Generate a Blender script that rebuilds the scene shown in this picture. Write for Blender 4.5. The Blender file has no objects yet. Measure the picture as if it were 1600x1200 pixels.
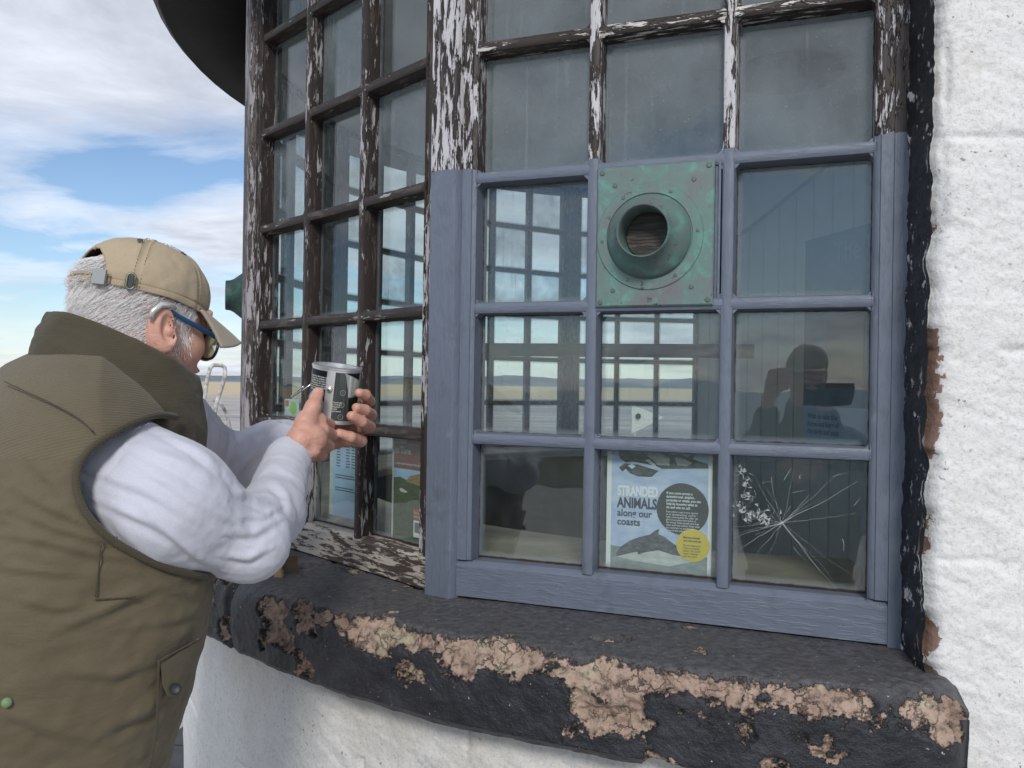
import bpy, bmesh, math, random
import numpy as np
from mathutils import Vector, Matrix

# ------------------------------------------------------------------ camera, sky, sun, exposure
scn = bpy.context.scene
col = scn.collection
R = math.radians
PI = math.pi
FOC, ROLL = 1302.5, 0.0153
cam = bpy.data.cameras.new("camera")
cam.sensor_width = 36.0
cam.lens = 36.0 * FOC / 1600.0
cam.clip_start = 0.02
cam.clip_end = 20000
camo = bpy.data.objects.new("camera", cam)
camo.matrix_world = Matrix.Rotation(R(90), 4, 'X') @ Matrix.Rotation(ROLL, 4, 'Z')
col.objects.link(camo)
scn.camera = camo

SUN_EL, SUN_AZ = 33.0, 181.0       # azimuth clockwise from +y (forward)
world = bpy.data.worlds.new("World")
scn.world = world
world.use_nodes = True
scn.view_settings.view_transform = 'Standard'
scn.view_settings.look = 'None'
scn.view_settings.exposure = 0.40
scn.view_settings.gamma = 1.0
scn.view_settings.use_curve_mapping = False
scn.render.engine = 'CYCLES'
scn.cycles.use_denoising = True
scn.cycles.max_bounces = 7
scn.cycles.diffuse_bounces = 3
scn.cycles.glossy_bounces = 4
scn.cycles.transparent_max_bounces = 24
scn.cycles.caustics_reflective = False
scn.cycles.caustics_refractive = False


def lk(nt, a, b):
    nt.links.new(a, b)


def nd(nt, typ, ins=None, **attrs):
    n = nt.nodes.new(typ)
    for k, v in attrs.items():
        setattr(n, k, v)
    for k, v in (ins or {}).items():
        s = n.inputs[k]
        if hasattr(v, 'is_output') and v.is_output:
            nt.links.new(v, s)
        else:
            s.default_value = v
    return n


def mth(nt, op, a, b=0.0, c=0.0, clamp=False):
    n = nd(nt, 'ShaderNodeMath', {0: a, 1: b, 2: c}, operation=op)
    n.use_clamp = clamp
    return n.outputs[0]


def ramp(nt, fac, stops, interp='LINEAR'):
    n = nt.nodes.new('ShaderNodeValToRGB')
    n.color_ramp.interpolation = interp
    el = n.color_ramp.elements
    while len(el) < len(stops):
        el.new(0.5)
    for e, (p, c) in zip(el, stops):
        e.position = p
        e.color = (c, c, c, 1) if isinstance(c, (int, float)) else (*c, 1)
    lk(nt, fac, n.inputs[0])
    return n.outputs[0]


def mixc(nt, fac, a, b, blend='MIX'):
    n = nt.nodes.new('ShaderNodeMix')
    n.data_type = 'RGBA'
    n.blend_type = blend
    for i, v in ((0, fac), (6, a), (7, b)):
        s = n.inputs[i]
        if hasattr(v, 'is_output'):
            nt.links.new(v, s)
        elif i == 0:
            s.default_value = v
        else:
            s.default_value = (*v, 1) if len(v) == 3 else v
    return n.outputs[2]


def noise(nt, vec, scale=1.0, detail=5, rough=0.55, dist=0.0, out=0):
    n = nd(nt, 'ShaderNodeTexNoise', {'Scale': scale, 'Detail': detail, 'Roughness': rough, 'Distortion': dist})
    lk(nt, vec, n.inputs['Vector'])
    return n.outputs[out]


def mapping(nt, vec, scale=(1, 1, 1), loc=(0, 0, 0), rot=(0, 0, 0)):
    n = nd(nt, 'ShaderNodeMapping', {'Scale': scale, 'Location': loc, 'Rotation': rot})
    lk(nt, vec, n.inputs['Vector'])
    return n.outputs[0]


# ---- world: Nishita sky with cloud cover
nt = world.node_tree
nt.nodes.clear()
wout = nd(nt, 'ShaderNodeOutputWorld')
tc = nd(nt, 'ShaderNodeTexCoord')
sky = nd(nt, 'ShaderNodeTexSky', sky_type='NISHITA')
sky.sun_disc = False
sky.sun_elevation = R(SUN_EL)
sky.sun_rotation = R(SUN_AZ)
sky.altitude = 50
sky.air_density = 1.0
sky.dust_density = 0.3
sky.ozone_density = 4.0
bsky = nd(nt, 'ShaderNodeBackground', {'Color': sky.outputs[0], 'Strength': 0.092})
sep = nd(nt, 'ShaderNodeSeparateXYZ', {0: tc.outputs['Generated']})
zz = mth(nt, 'ADD', mth(nt, 'MAXIMUM', sep.outputs[2], 0.0), 0.13)
ux = mth(nt, 'DIVIDE', sep.outputs[0], zz)
uy = mth(nt, 'DIVIDE', sep.outputs[1], zz)
uv = nd(nt, 'ShaderNodeCombineXYZ', {0: ux, 1: uy, 2: 3.7}).outputs[0]
n1_ = noise(nt, mapping(nt, uv, (0.55, 0.62, 1), (2.3, 0.4, 0)), 1.0, 9, 0.56, 0.25)
# high, broad cover overhead and looser cumulus low down
hi = ramp(nt, sep.outputs[2], [(0.16, 0.0), (0.30, 0.17)])
lo = ramp(nt, sep.outputs[2], [(0.0, 0.07), (0.06, 0.03), (0.13, -0.0), (0.14, 0.0)])
dens = mth(nt, 'ADD', mth(nt, 'ADD', n1_, hi), lo)
mask = ramp(nt, dens, [(0.49, 0.0), (0.53, 0.45), (0.62, 1.0)])
haz = ramp(nt, sep.outputs[2], [(0.0, 0.60), (0.08, 0.10), (0.3, 0.0)])
mask2 = mth(nt, 'MAXIMUM', mask, haz)
n2_ = noise(nt, mapping(nt, uv, (1.6, 1.9, 1), (7.3, 1.4, 0)), 1.0, 9, 0.6, 0.4)
thick = mth(nt, 'ADD', mth(nt, 'MULTIPLY', dens, 0.6), mth(nt, 'MULTIPLY', n2_, 0.55))
ccol = ramp(nt, thick, [(0.42, (0.54, 0.64, 0.80)), (0.55, (0.65, 0.69, 0.77)), (0.66, (0.48, 0.51, 0.58)), (0.74, (0.37, 0.40, 0.47)), (0.88, (0.42, 0.45, 0.52))])
bcl = nd(nt, 'ShaderNodeBackground', {'Color': ccol, 'Strength': 1.10})
mxs = nd(nt, 'ShaderNodeMixShader', {0: mask2, 1: bsky.outputs[0], 2: bcl.outputs[0]})
lk(nt, mxs.outputs[0], wout.inputs[0])

sl = bpy.data.lights.new("sun", 'SUN')
sl.energy = 1.6
sl.angle = R(12)
sl.color = (1.0, 0.96, 0.90)
so = bpy.data.objects.new("sun", sl)
_az = R(SUN_AZ)
sd = Vector((math.sin(_az) * math.cos(R(SUN_EL)), math.cos(_az) * math.cos(R(SUN_EL)), math.sin(R(SUN_EL))))
so.rotation_euler = sd.to_track_quat('Z', 'Y').to_euler()
so.location = (0, 0, 8)
col.objects.link(so)

# ------------------------------------------------------------------ helpers
random.seed(4)


def at(x, y, Y):
    """world point on the ray of a photo pixel (1600x1200), Y metres forward"""
    a, b = x - 800.0, y - 600.0
    c, s = math.cos(ROLL), math.sin(ROLL)
    return Vector(((c * a + s * b) / FOC * Y, Y, -(-s * a + c * b) / FOC * Y))


def link(name, me, mat=None, parent=None, smooth=False):
    o = bpy.data.objects.new(name, me)
    col.objects.link(o)
    if mat is not None and len(me.materials) == 0:
        for m in (mat if isinstance(mat, (list, tuple)) else [mat]):
            me.materials.append(m)
    if parent is not None:
        o.parent = parent
    if smooth:
        me.polygons.foreach_set('use_smooth', [True] * len(me.polygons))
    return o


def tag(o, label=None, cat=None, group=None, kind=None):
    for k, v in (('label', label), ('category', cat), ('group', group), ('kind', kind)):
        if v:
            o[k] = v
    return o


def empty(name, label, cat, loc=(0, 0, 0), group=None):
    o = bpy.data.objects.new(name, None)
    o.empty_display_size = 0.1
    o.location = loc
    col.objects.link(o)
    return tag(o, label, cat, group)


def mesh(name, V, F, mat=None, parent=None, smooth=False):
    me = bpy.data.meshes.new(name)
    me.from_pydata([tuple(v) for v in V], [], [tuple(f) for f in F])
    me.update()
    return link(name, me, mat, parent, smooth)


class MB:
    def __init__(s):
        s.V, s.F = [], []

    def add(s, V, F):
        b = len(s.V)
        s.V += [tuple(v) for v in V]
        s.F += [tuple(i + b for i in f) for f in F]
        return s

    def box(s, a, b, M=None):
        (x0, y0, z0), (x1, y1, z1) = a, b
        V = [(x0, y0, z0), (x1, y0, z0), (x1, y1, z0), (x0, y1, z0), (x0, y0, z1), (x1, y0, z1), (x1, y1, z1), (x0, y1, z1)]
        if M is not None:
            V = [M @ Vector(v) for v in V]
        return s.add(V, [(0, 3, 2, 1), (4, 5, 6, 7), (0, 1, 5, 4), (1, 2, 6, 5), (2, 3, 7, 6), (3, 0, 4, 7)])

    def prism(s, prof, A, B, ex, ey):
        """profile points (a,b) -> ex*a+ey*b, extruded from A to B"""
        A, B, ex, ey = map(Vector, (A, B, ex, ey))
        n = len(prof)
        V = [A + ex * p[0] + ey * p[1] for p in prof] + [B + ex * p[0] + ey * p[1] for p in prof]
        F = [(i, (i + 1) % n, n + (i + 1) % n, n + i) for i in range(n)]
        F += [tuple(range(n))[::-1], tuple(range(n, 2 * n))]
        return s.add(V, F)

    def tube(s, pts, r, n=8, caps=True):
        pts = [Vector(p) for p in pts]
        rr = r if isinstance(r, (list, tuple)) else [r] * len(pts)
        T = (pts[1] - pts[0]).normalized()
        U = T.orthogonal().normalized()
        V, F = [], []
        for i, p in enumerate(pts):
            t = (pts[min(i + 1, len(pts) - 1)] - pts[max(i - 1, 0)]).normalized()
            U = (U - t * U.dot(t)).normalized()
            W = t.cross(U)
            for k in range(n):
                a = 2 * PI * k / n
                V.append(p + (U * math.cos(a) + W * math.sin(a)) * rr[i])
            if i:
                b = (i - 1) * n
                F += [(b + k, b + (k + 1) % n, b + n + (k + 1) % n, b + n + k) for k in range(n)]
        if caps:
            F.append(tuple(range(n))[::-1])
            F.append(tuple(range(len(V) - n, len(V))))
        return s.add(V, F)

    def lathe(s, prof, n=32, M=None, close=False):
        """profile (r, h) spun round local Z"""
        V, F = [], []
        for r, h in prof:
            for k in range(n):
                a = 2 * PI * k / n
                V.append(Vector((r * math.cos(a), r * math.sin(a), h)))
        for i in range(len(prof) - 1):
            b = i * n
            F += [(b + k, b + (k + 1) % n, b + n + (k + 1) % n, b + n + k) for k in range(n)]
        if close:
            F.append(tuple(range(n))[::-1])
            F.append(tuple(range(len(V) - n, len(V))))
        if M is not None:
            V = [M @ v for v in V]
        return s.add(V, F)

    def build(s, name, mat=None, parent=None, smooth=False):
        return mesh(name, s.V, s.F, mat, parent, smooth)


def auto_smooth(o, deg=40):
    """smooth faces, sharp edges above an angle"""
    me = o.data
    bm = bmesh.new()
    bm.from_mesh(me)
    bmesh.ops.recalc_face_normals(bm, faces=bm.faces)
    for f in bm.faces:
        f.smooth = True
    for e in bm.edges:
        if len(e.link_faces) == 2:
            e.smooth = e.calc_face_angle(0) < R(deg)
    bm.to_mesh(me)
    bm.free()
    return o


# ---- numpy value noise
def _h(ix, iy, iz, seed):
    n = (ix * 374761393 + iy * 668265263 + iz * 2147483647 + seed * 1274126177) & 0xffffffff
    n = ((n ^ (n >> 13)) * 1274126177) & 0xffffffff
    n = ((n ^ (n >> 16)) * 2246822519) & 0xffffffff
    return ((n ^ (n >> 15)) & 0xffffff) / float(0xffffff)


def vnoise(P, seed=0):
    P = np.asarray(P, float)
    I = np.floor(P).astype(np.int64)
    f = P - I
    f = f * f * f * (f * (f * 6 - 15) + 10)
    r = 0
    for dx in (0, 1):
        wx = f[:, 0] if dx else 1 - f[:, 0]
        for dy in (0, 1):
            wy = f[:, 1] if dy else 1 - f[:, 1]
            for dz in (0, 1):
                wz = f[:, 2] if dz else 1 - f[:, 2]
                r = r + wx * wy * wz * _h(I[:, 0] + dx, I[:, 1] + dy, I[:, 2] + dz, seed)
    return r


def fbm(P, scale=1.0, octv=4, gain=0.5, seed=0):
    P = np.asarray(P, float) * scale
    a, t, r = 1.0, 0.0, 0
    for k in range(octv):
        r = r + a * vnoise(P + 17.3 * k, seed + k)
        t += a
        a *= gain
        P = P * 2.03
    return r / t


def sstep(a, b, x):
    t = np.clip((x - a) / (b - a), 0, 1)
    return t * t * (3 - 2 * t)


def npmesh(name, V, F, mat=None, parent=None, attrs=None, smooth=True):
    me = bpy.data.meshes.new(name)
    V = np.asarray(V, np.float32)
    F = np.asarray(F, np.int32)
    k = F.shape[1]
    me.vertices.add(len(V))
    me.vertices.foreach_set('co', V.ravel())
    me.loops.add(F.size)
    me.loops.foreach_set('vertex_index', F.ravel())
    me.polygons.add(len(F))
    me.polygons.foreach_set('loop_start', np.arange(0, F.size, k, dtype=np.int32))
    me.polygons.foreach_set('loop_total', np.full(len(F), k, np.int32))
    me.update(calc_edges=True)
    me.validate()
    for nm, arr in (attrs or {}).items():
        a = me.attributes.new(nm, 'FLOAT', 'POINT')
        a.data.foreach_set('value', np.asarray(arr, np.float32))
    return link(name, me, mat, parent, smooth)


def grid_faces(nu, nv, wrap_u=False):
    iu = np.arange(nu if wrap_u else nu - 1)
    iv = np.arange(nv - 1)
    A, B = np.meshgrid(iu, iv, indexing='ij')
    A, B = A.ravel(), B.ravel()
    A2 = (A + 1) % nu
    return np.stack([A * nv + B, A2 * nv + B, A2 * nv + B + 1, A * nv + B + 1], 1)


def surface_nets(F, org, h):
    s = F < 0
    nx, ny, nz = F.shape
    sl = lambda d: (slice(d[0], nx - 1 + d[0]), slice(d[1], ny - 1 + d[1]), slice(d[2], nz - 1 + d[2]))
    cs = [(i, j, k) for i in (0, 1) for j in (0, 1) for k in (0, 1)]
    cnt = sum(s[sl(c)].astype(np.int8) for c in cs)
    act = (cnt > 0) & (cnt < 8)
    ii = np.argwhere(act)
    acc = np.zeros((len(ii), 3))
    num = np.zeros(len(ii))
    for a in range(8):
        for b in range(a + 1, 8):
            ca, cb = cs[a], cs[b]
            if sum(x != y for x, y in zip(ca, cb)) != 1:
                continue
            fa = F[ii[:, 0] + ca[0], ii[:, 1] + ca[1], ii[:, 2] + ca[2]]
            fb = F[ii[:, 0] + cb[0], ii[:, 1] + cb[1], ii[:, 2] + cb[2]]
            m = (fa < 0) != (fb < 0)
            t = np.where(m, fa / np.where(m, fa - fb, 1), 0)[:, None]
            p = np.array(ca) + (np.array(cb) - np.array(ca)) * t
            acc += p * m[:, None]
            num += m
    V = (ii + acc / num[:, None]) * h + np.array(org)
    idx = -np.ones(act.shape, np.int64)
    idx[act] = np.arange(len(ii))
    Q = []
    for ax in range(3):
        o1, o2 = [(1, 2), (2, 0), (0, 1)][ax]
        sh = [slice(None)] * 3
        sh2 = [slice(None)] * 3
        sh[ax] = slice(0, -1)
        sh2[ax] = slice(1, None)
        df = s[tuple(sh)] != s[tuple(sh2)]
        e = np.argwhere(df)
        e = e[(e[:, o1] > 0) & (e[:, o2] > 0)]
        lim = np.array(act.shape)
        e = e[(e < lim).all(1)]
        u = np.zeros(3, int)
        v = np.zeros(3, int)
        u[o1] = 1
        v[o2] = 1
        q = np.stack([idx[tuple((e - d).T)] for d in (0 * u, u, u + v, v)], 1)
        fl = s[tuple(e.T)]
        q[~fl] = q[~fl][:, ::-1]
        q = q[(q >= 0).all(1)]
        Q.append(q)
    return V, np.concatenate(Q)


class SDF:
    """smooth union of round cones and ellipsoids on a grid"""
    def __init__(s, lo, hi, h):
        s.lo, s.h = np.array(lo, float), h
        n = np.ceil((np.array(hi) - s.lo) / h).astype(int) + 1
        ax = [s.lo[i] + h * np.arange(n[i]) for i in range(3)]
        s.P = np.stack(np.meshgrid(*ax, indexing='ij'), -1)
        s.D = np.full(tuple(n), 1.0)

    def _u(s, d, k, sub=False):
        a = s.D
        if sub:
            d = -d
            hh = np.clip(0.5 + 0.5 * (d - a) / k, 0, 1)
            s.D = a * (1 - hh) + d * hh + k * hh * (1 - hh)
        else:
            hh = np.clip(0.5 + 0.5 * (a - d) / k, 0, 1)
            s.D = a * (1 - hh) + d * hh - k * hh * (1 - hh)
        return s

    def cone(s, a, b, ra, rb, k=0.004, sub=False):
        a, b = np.array(a), np.array(b)
        ab = b - a
        t = np.clip(((s.P - a) @ ab) / max(ab @ ab, 1e-9), 0, 1)
        d = np.linalg.norm(s.P - a - t[..., None] * ab, axis=-1) - (ra + (rb - ra) * t)
        return s._u(d, k, sub)

    def chain(s, pts, rs, k=0.004):
        for i in range(len(pts) - 1):
            s.cone(pts[i], pts[i + 1], rs[i], rs[i + 1], k)
        return s

    def ell(s, c, r, M=None, k=0.01, sub=False):
        q = s.P - np.array(c)
        if M is not None:
            q = q @ np.array(M)          # columns of M are the axes
        r = np.array(r, float)
        k0 = np.linalg.norm(q / r, axis=-1)
        k1 = np.linalg.norm(q / r ** 2, axis=-1)
        return s._u(k0 * (k0 - 1) / np.maximum(k1, 1e-6), k, sub)

    def mesh(s):
        return surface_nets(s.D, s.lo, s.h)


# ------------------------------------------------------------------ materials
def newmat(name, base=(0.5, 0.5, 0.5), rough=0.6, metal=0.0, spec=0.5):
    m = bpy.data.materials.new(name)
    m.use_nodes = True
    b = m.node_tree.nodes['Principled BSDF']
    b.inputs['Base Color'].default_value = (*base, 1)
    b.inputs['Roughness'].default_value = rough
    b.inputs['Metallic'].default_value = metal
    b.inputs['Specular IOR Level'].default_value = spec
    return m, m.node_tree, b


def bump(nt, b, h, strength=0.3, dist=0.002, prev=None):
    n = nd(nt, 'ShaderNodeBump', {'Strength': strength, 'Distance': dist})
    lk(nt, h, n.inputs['Height'])
    if prev is not None:
        lk(nt, prev, n.inputs['Normal'])
    if b is not None:
        lk(nt, n.outputs[0], b.inputs['Normal'])
    return n.outputs[0]


def oc(nt, which='Object'):
    return nd(nt, 'ShaderNodeTexCoord').outputs[which]


def simple(name, c1, c2, scale, rough=0.7, bs=0.2, bd=0.002, metal=0.0, detail=5, stretch=(1, 1, 1), spec=0.4):
    m, nt, b = newmat(name, c1, rough, metal, spec)
    v = mapping(nt, oc(nt), stretch)
    n = noise(nt, v, scale, detail, 0.6)
    lk(nt, mixc(nt, ramp(nt, n, [(0.35, 0.0), (0.65, 1.0)]), c1, c2), b.inputs['Base Color'])
    if bs:
        bump(nt, b, n, bs, bd)
    return m


BROWN = (0.022, 0.015, 0.013)
FLAKE = (0.50, 0.49, 0.53)
GREYBLUE = (0.136, 0.162, 0.216)


def peel_mat(name, cover, vert=True, fresh=False, flake=FLAKE, brown=BROWN):
    """old paint flaking off brown wood; fresh: repainted grey blue below the seam"""
    m, nt, b = newmat(name, brown, 0.6)
    v = oc(nt)
    sc = (88, 88, 14) if vert else (14, 88, 88)
    big = noise(nt, mapping(nt, v, (5, 5, 2.2) if vert else (2.2, 5, 5)), 1.0, 2, 0.5)
    n = noise(nt, mapping(nt, v, sc), 1.0, 9, 0.74, 0.35)
    s = mth(nt, 'ADD', n, mth(nt, 'MULTIPLY', mth(nt, 'SUBTRACT', big, 0.5), 0.55))
    t = 1.0 - cover
    th = 0.36 + 0.30 * t
    mk = ramp(nt, s, [(th - 0.008, 0.0), (th + 0.008, 1.0)])
    tone = noise(nt, mapping(nt, v, sc), 0.35, 4, 0.6)
    c_f = mixc(nt, tone, tuple(x * 0.72 for x in flake), tuple(min(1, x * 1.25) for x in flake))
    grain = noise(nt, mapping(nt, v, (220, 220, 12) if vert else (12, 220, 220)), 1.0, 4, 0.6)
    c_b = mixc(nt, grain, tuple(x * 0.6 for x in brown), tuple(x * 1.9 for x in brown))
    c_b = mixc(nt, ramp(nt, noise(nt, mapping(nt, v, sc), 0.8, 6, 0.65), [(0.55, 0.0), (0.60, 0.55)]), c_b, (0.115, 0.09, 0.08))
    c_f = mixc(nt, ramp(nt, noise(nt, mapping(nt, v, sc), 2.2, 4, 0.6), [(0.60, 0.0), (0.66, 0.5)]), c_f, tuple(x * 0.45 for x in flake))
    c = mixc(nt, mk, c_b, c_f)
    edge = ramp(nt, s, [(th - 0.04, 0.0), (th + 0.004, 1.0)])
    hgt = mth(nt, 'ADD', edge, mth(nt, 'MULTIPLY', grain, 0.25))
    rg = mth(nt, 'MULTIPLY_ADD', mk, 0.12, 0.55)
    if fresh:
        z = nd(nt, 'ShaderNodeSeparateXYZ', {0: v}).outputs[2]
        w = mth(nt, 'MULTIPLY_ADD', mth(nt, 'SUBTRACT', noise(nt, v, 38, 3), 0.5), 0.02, 0.421)
        fr = mth(nt, 'LESS_THAN', z, w)
        br = noise(nt, mapping(nt, v, (110, 110, 20) if vert else (20, 110, 110)), 1.0, 4, 0.6)
        pat = noise(nt, v, 9, 4, 0.6)
        old = noise(nt, mapping(nt, v, sc), 1.3, 5, 0.6)
        c_p = mixc(nt, pat, tuple(x * 0.86 for x in GREYBLUE), tuple(x * 1.13 for x in GREYBLUE))
        scuff = ramp(nt, noise(nt, mapping(nt, v, (40, 40, 18) if vert else (18, 40, 40)), 1.0, 7, 0.72), [(0.58, 0.0), (0.70, 0.55)])
        grime = ramp(nt, noise(nt, v, 16, 7, 0.7), [(0.54, 0.0), (0.72, 0.5)])
        c_p = mixc(nt, grime, c_p, (0.075, 0.082, 0.095))
        nick = ramp(nt, noise(nt, v, 120, 4, 0.65), [(0.71, 0.0), (0.725, 1.0)])
        c_p = mixc(nt, nick, c_p, (0.05, 0.036, 0.03))
        c_p = mixc(nt, scuff, c_p, (0.22, 0.245, 0.30))
        c = mixc(nt, fr, c, c_p)
        h_p = mth(nt, 'ADD', mth(nt, 'MULTIPLY', br, 0.30), mth(nt, 'MULTIPLY', ramp(nt, old, [(0.50, 0.0), (0.56, 1.0)]), 0.22))
        hgt = mth(nt, 'ADD', mth(nt, 'MULTIPLY', hgt, mth(nt, 'SUBTRACT', 1.0, fr)), mth(nt, 'MULTIPLY', h_p, fr))
        rg = mth(nt, 'ADD', mth(nt, 'MULTIPLY', rg, mth(nt, 'SUBTRACT', 1.0, fr)), mth(nt, 'MULTIPLY', 0.42, fr))
    lk(nt, c, b.inputs['Base Color'])
    lk(nt, rg, b.inputs['Roughness'])
    bump(nt, b, hgt, 0.8, 0.0020)
    return m


MAT = {}
MAT['peel_v'] = peel_mat('peeling_upright', 0.29, flake=(0.42, 0.40, 0.42))
MAT['peel_h'] = peel_mat('peeling_bar', 0.10, vert=False, flake=(0.36, 0.33, 0.32))
MAT['peel_post'] = peel_mat('peeling_post', 0.30, flake=(0.33, 0.31, 0.33), brown=(0.045, 0.033, 0.03))
MAT['fresh_v'] = peel_mat('painted_upright', 0.47, fresh=True, flake=(0.54, 0.53, 0.56))
MAT['fresh_h'] = peel_mat('painted_bar', 0.30, vert=False, fresh=True, flake=(0.62, 0.60, 0.58))
MAT['old_rail'] = peel_mat('worn_white_rail', 0.58, vert=False, flake=(0.45, 0.41, 0.36), brown=(0.05, 0.034, 0.026))


def glass_mat(name, dirt=0.05, wet=0.0, tint=(0.93, 0.97, 0.96)):
    m = bpy.data.materials.new(name)
    m.use_nodes = True
    nt = m.node_tree
    nt.nodes.clear()
    out = nd(nt, 'ShaderNodeOutputMaterial')
    g = nd(nt, 'ShaderNodeNewGeometry')
    dp = nd(nt, 'ShaderNodeVectorMath', {0: g.outputs['Normal'], 1: g.outputs['Incoming']}, operation='DOT_PRODUCT').outputs['Value']
    k = mth(nt, 'SUBTRACT', 1.0, mth(nt, 'ABSOLUTE', dp), clamp=True)
    fr = mth(nt, 'MULTIPLY_ADD', mth(nt, 'POWER', k, 5.0), 0.93, 0.082)
    v = oc(nt)
    oi = nd(nt, 'ShaderNodeObjectInfo')
    off = nd(nt, 'ShaderNodeVectorMath', {0: v, 1: nd(nt, 'ShaderNodeCombineXYZ', {0: mth(nt, 'MULTIPLY', oi.outputs['Random'], 37.0)}).outputs[0]}, operation='ADD').outputs[0]
    wave = noise(nt, off, 5.0, 2, 0.5)
    bp = nd(nt, 'ShaderNodeBump', {'Strength': 0.05, 'Distance': 0.02, 'Height': wave})
    gl = nd(nt, 'ShaderNodeBsdfGlossy', {'Roughness': 0.012, 'Normal': bp.outputs[0]})
    tr = nd(nt, 'ShaderNodeBsdfTransparent', {'Color': (*tint, 1)})
    m1 = nd(nt, 'ShaderNodeMixShader', {0: fr, 1: tr.outputs[0], 2: gl.outputs[0]})
    # grime and a painted sky-reflection film, vertical runs, specks and a brown putty line at the pane's border
    film = ramp(nt, noise(nt, off, 7.0, 6, 0.6), [(0.35, 0.3), (0.75, 1.6)])
    runs = ramp(nt, noise(nt, mapping(nt, off, (60, 60, 2.2)), 1.0, 3, 0.5), [(0.60, 0.0), (0.72, 1.0)])
    specks = ramp(nt, noise(nt, off, 260.0, 2, 0.5), [(0.70, 0.0), (0.74, 1.0)])
    gfac = mth(nt, 'MULTIPLY', mth(nt, 'ADD', mth(nt, 'MULTIPLY_ADD', runs, 0.9, film), mth(nt, 'MULTIPLY', specks, 1.8 + 4 * wet)), dirt)
    at_e = nd(nt, 'ShaderNodeAttribute', attribute_name='rim')
    rimn = mth(nt, 'ADD', at_e.outputs['Fac'], mth(nt, 'MULTIPLY', mth(nt, 'SUBTRACT', noise(nt, off, 45.0, 4), 0.5), 0.006))
    rim = ramp(nt, mth(nt, 'MULTIPLY', rimn, 20.0), [(0.036, 1.0), (0.075, 0.42), (0.30, 0.0)])
    gfac = mth(nt, 'ADD', gfac, mth(nt, 'MULTIPLY', rim, 0.75), clamp=True)
    putty = ramp(nt, mth(nt, 'MULTIPLY', rimn, 20.0), [(0.05, 1.0), (0.09, 0.0)])
    gc = mixc(nt, putty, (0.40, 0.46, 0.50), (0.10, 0.045, 0.032))
    df = nd(nt, 'ShaderNodeBsdfDiffuse', {'Color': gc})
    tl = nd(nt, 'ShaderNodeBsdfTranslucent', {'Color': gc})
    dd = nd(nt, 'ShaderNodeMixShader', {0: 0.4, 1: df.outputs[0], 2: tl.outputs[0]})
    m2 = nd(nt, 'ShaderNodeMixShader', {0: gfac, 1: m1.outputs[0], 2: dd.outputs[0]})
    lk(nt, m2.outputs[0], out.inputs[0])
    return m


MAT['glass'] = glass_mat('window_glass', 0.035)
MAT['glass_dirty_hazed'] = glass_mat('grimy_hazed_glass', 0.27)  # film raised beyond the grime to paint pale sky reflection into upper panes
MAT['glass_wet'] = glass_mat('wet_glass', 0.085, 1.2)


def lime_mat():
    m, nt, b = newmat('limewash', (0.78, 0.78, 0.77), 0.62)
    v = oc(nt)
    a = nd(nt, 'ShaderNodeAttribute', attribute_name='bare').outputs['Fac']
    j = nd(nt, 'ShaderNodeAttribute', attribute_name='dirt').outputs['Fac']
    n = noise(nt, v, 11, 6, 0.6)
    c = mixc(nt, n, (0.66, 0.665, 0.67), (0.80, 0.80, 0.795))
    st = noise(nt, mapping(nt, v, (5, 5, 3)), 1.0, 7, 0.65)
    c = mixc(nt, ramp(nt, mth(nt, 'MULTIPLY_ADD', j, 0.22, st), [(0.54, 0.0), (0.80, 0.6)]), c, (0.56, 0.51, 0.42))
    pit = ramp(nt, noise(nt, v, 95, 3, 0.6), [(0.30, 1.0), (0.345, 0.0)])
    pz = ramp(nt, noise(nt, v, 5, 3, 0.6), [(0.40, 0.0), (0.58, 1.0)])
    c = mixc(nt, ramp(nt, noise(nt, v, 150, 5, 0.7), [(0.36, 0.38), (0.50, 0.0)]), c, (0.38, 0.36, 0.35))
    hair_ = nd(nt, 'ShaderNodeTexVoronoi', {'Scale': 4.5}, feature='DISTANCE_TO_EDGE')
    lk(nt, nd(nt, 'ShaderNodeVectorMath', {0: v, 1: noise(nt, v, 9, 5, 0.65, 0, 1)}, operation='ADD').outputs[0], hair_.inputs['Vector'])
    ck_ = mth(nt, 'MULTIPLY', ramp(nt, hair_.outputs['Distance'], [(0.0, 0.6), (0.010, 0.0)]), ramp(nt, noise(nt, v, 3, 3), [(0.52, 0.0), (0.62, 1.0)]))
    c = mixc(nt, ck_, c, (0.22, 0.20, 0.18))
    c = mixc(nt, mth(nt, 'MULTIPLY', pit, mth(nt, 'MULTIPLY', pz, 0.75)), c, (0.16, 0.10, 0.085))
    chip = ramp(nt, mth(nt, 'ADD', noise(nt, v, 30, 6, 0.7), mth(nt, 'MULTIPLY', a, 0.5)), [(0.73, 0.0), (0.745, 1.0)])
    stone = mixc(nt, noise(nt, v, 25, 6), (0.17, 0.10, 0.08), (0.33, 0.22, 0.17))
    c = mixc(nt, chip, c, stone)
    lk(nt, c, b.inputs['Base Color'])
    b.inputs['Specular IOR Level'].default_value = 0.45
    lk(nt, ramp(nt, n, [(0.3, 0.45), (0.7, 0.75)]), b.inputs['Roughness'])
    h1 = bump(nt, None, noise(nt, v, 75, 6, 0.65), 0.55, 0.004)
    bump(nt, b, mth(nt, 'SUBTRACT', noise(nt, v, 240, 4, 0.65), mth(nt, 'MULTIPLY', chip, 1.2)), 0.6, 0.002, h1)
    return m


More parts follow.
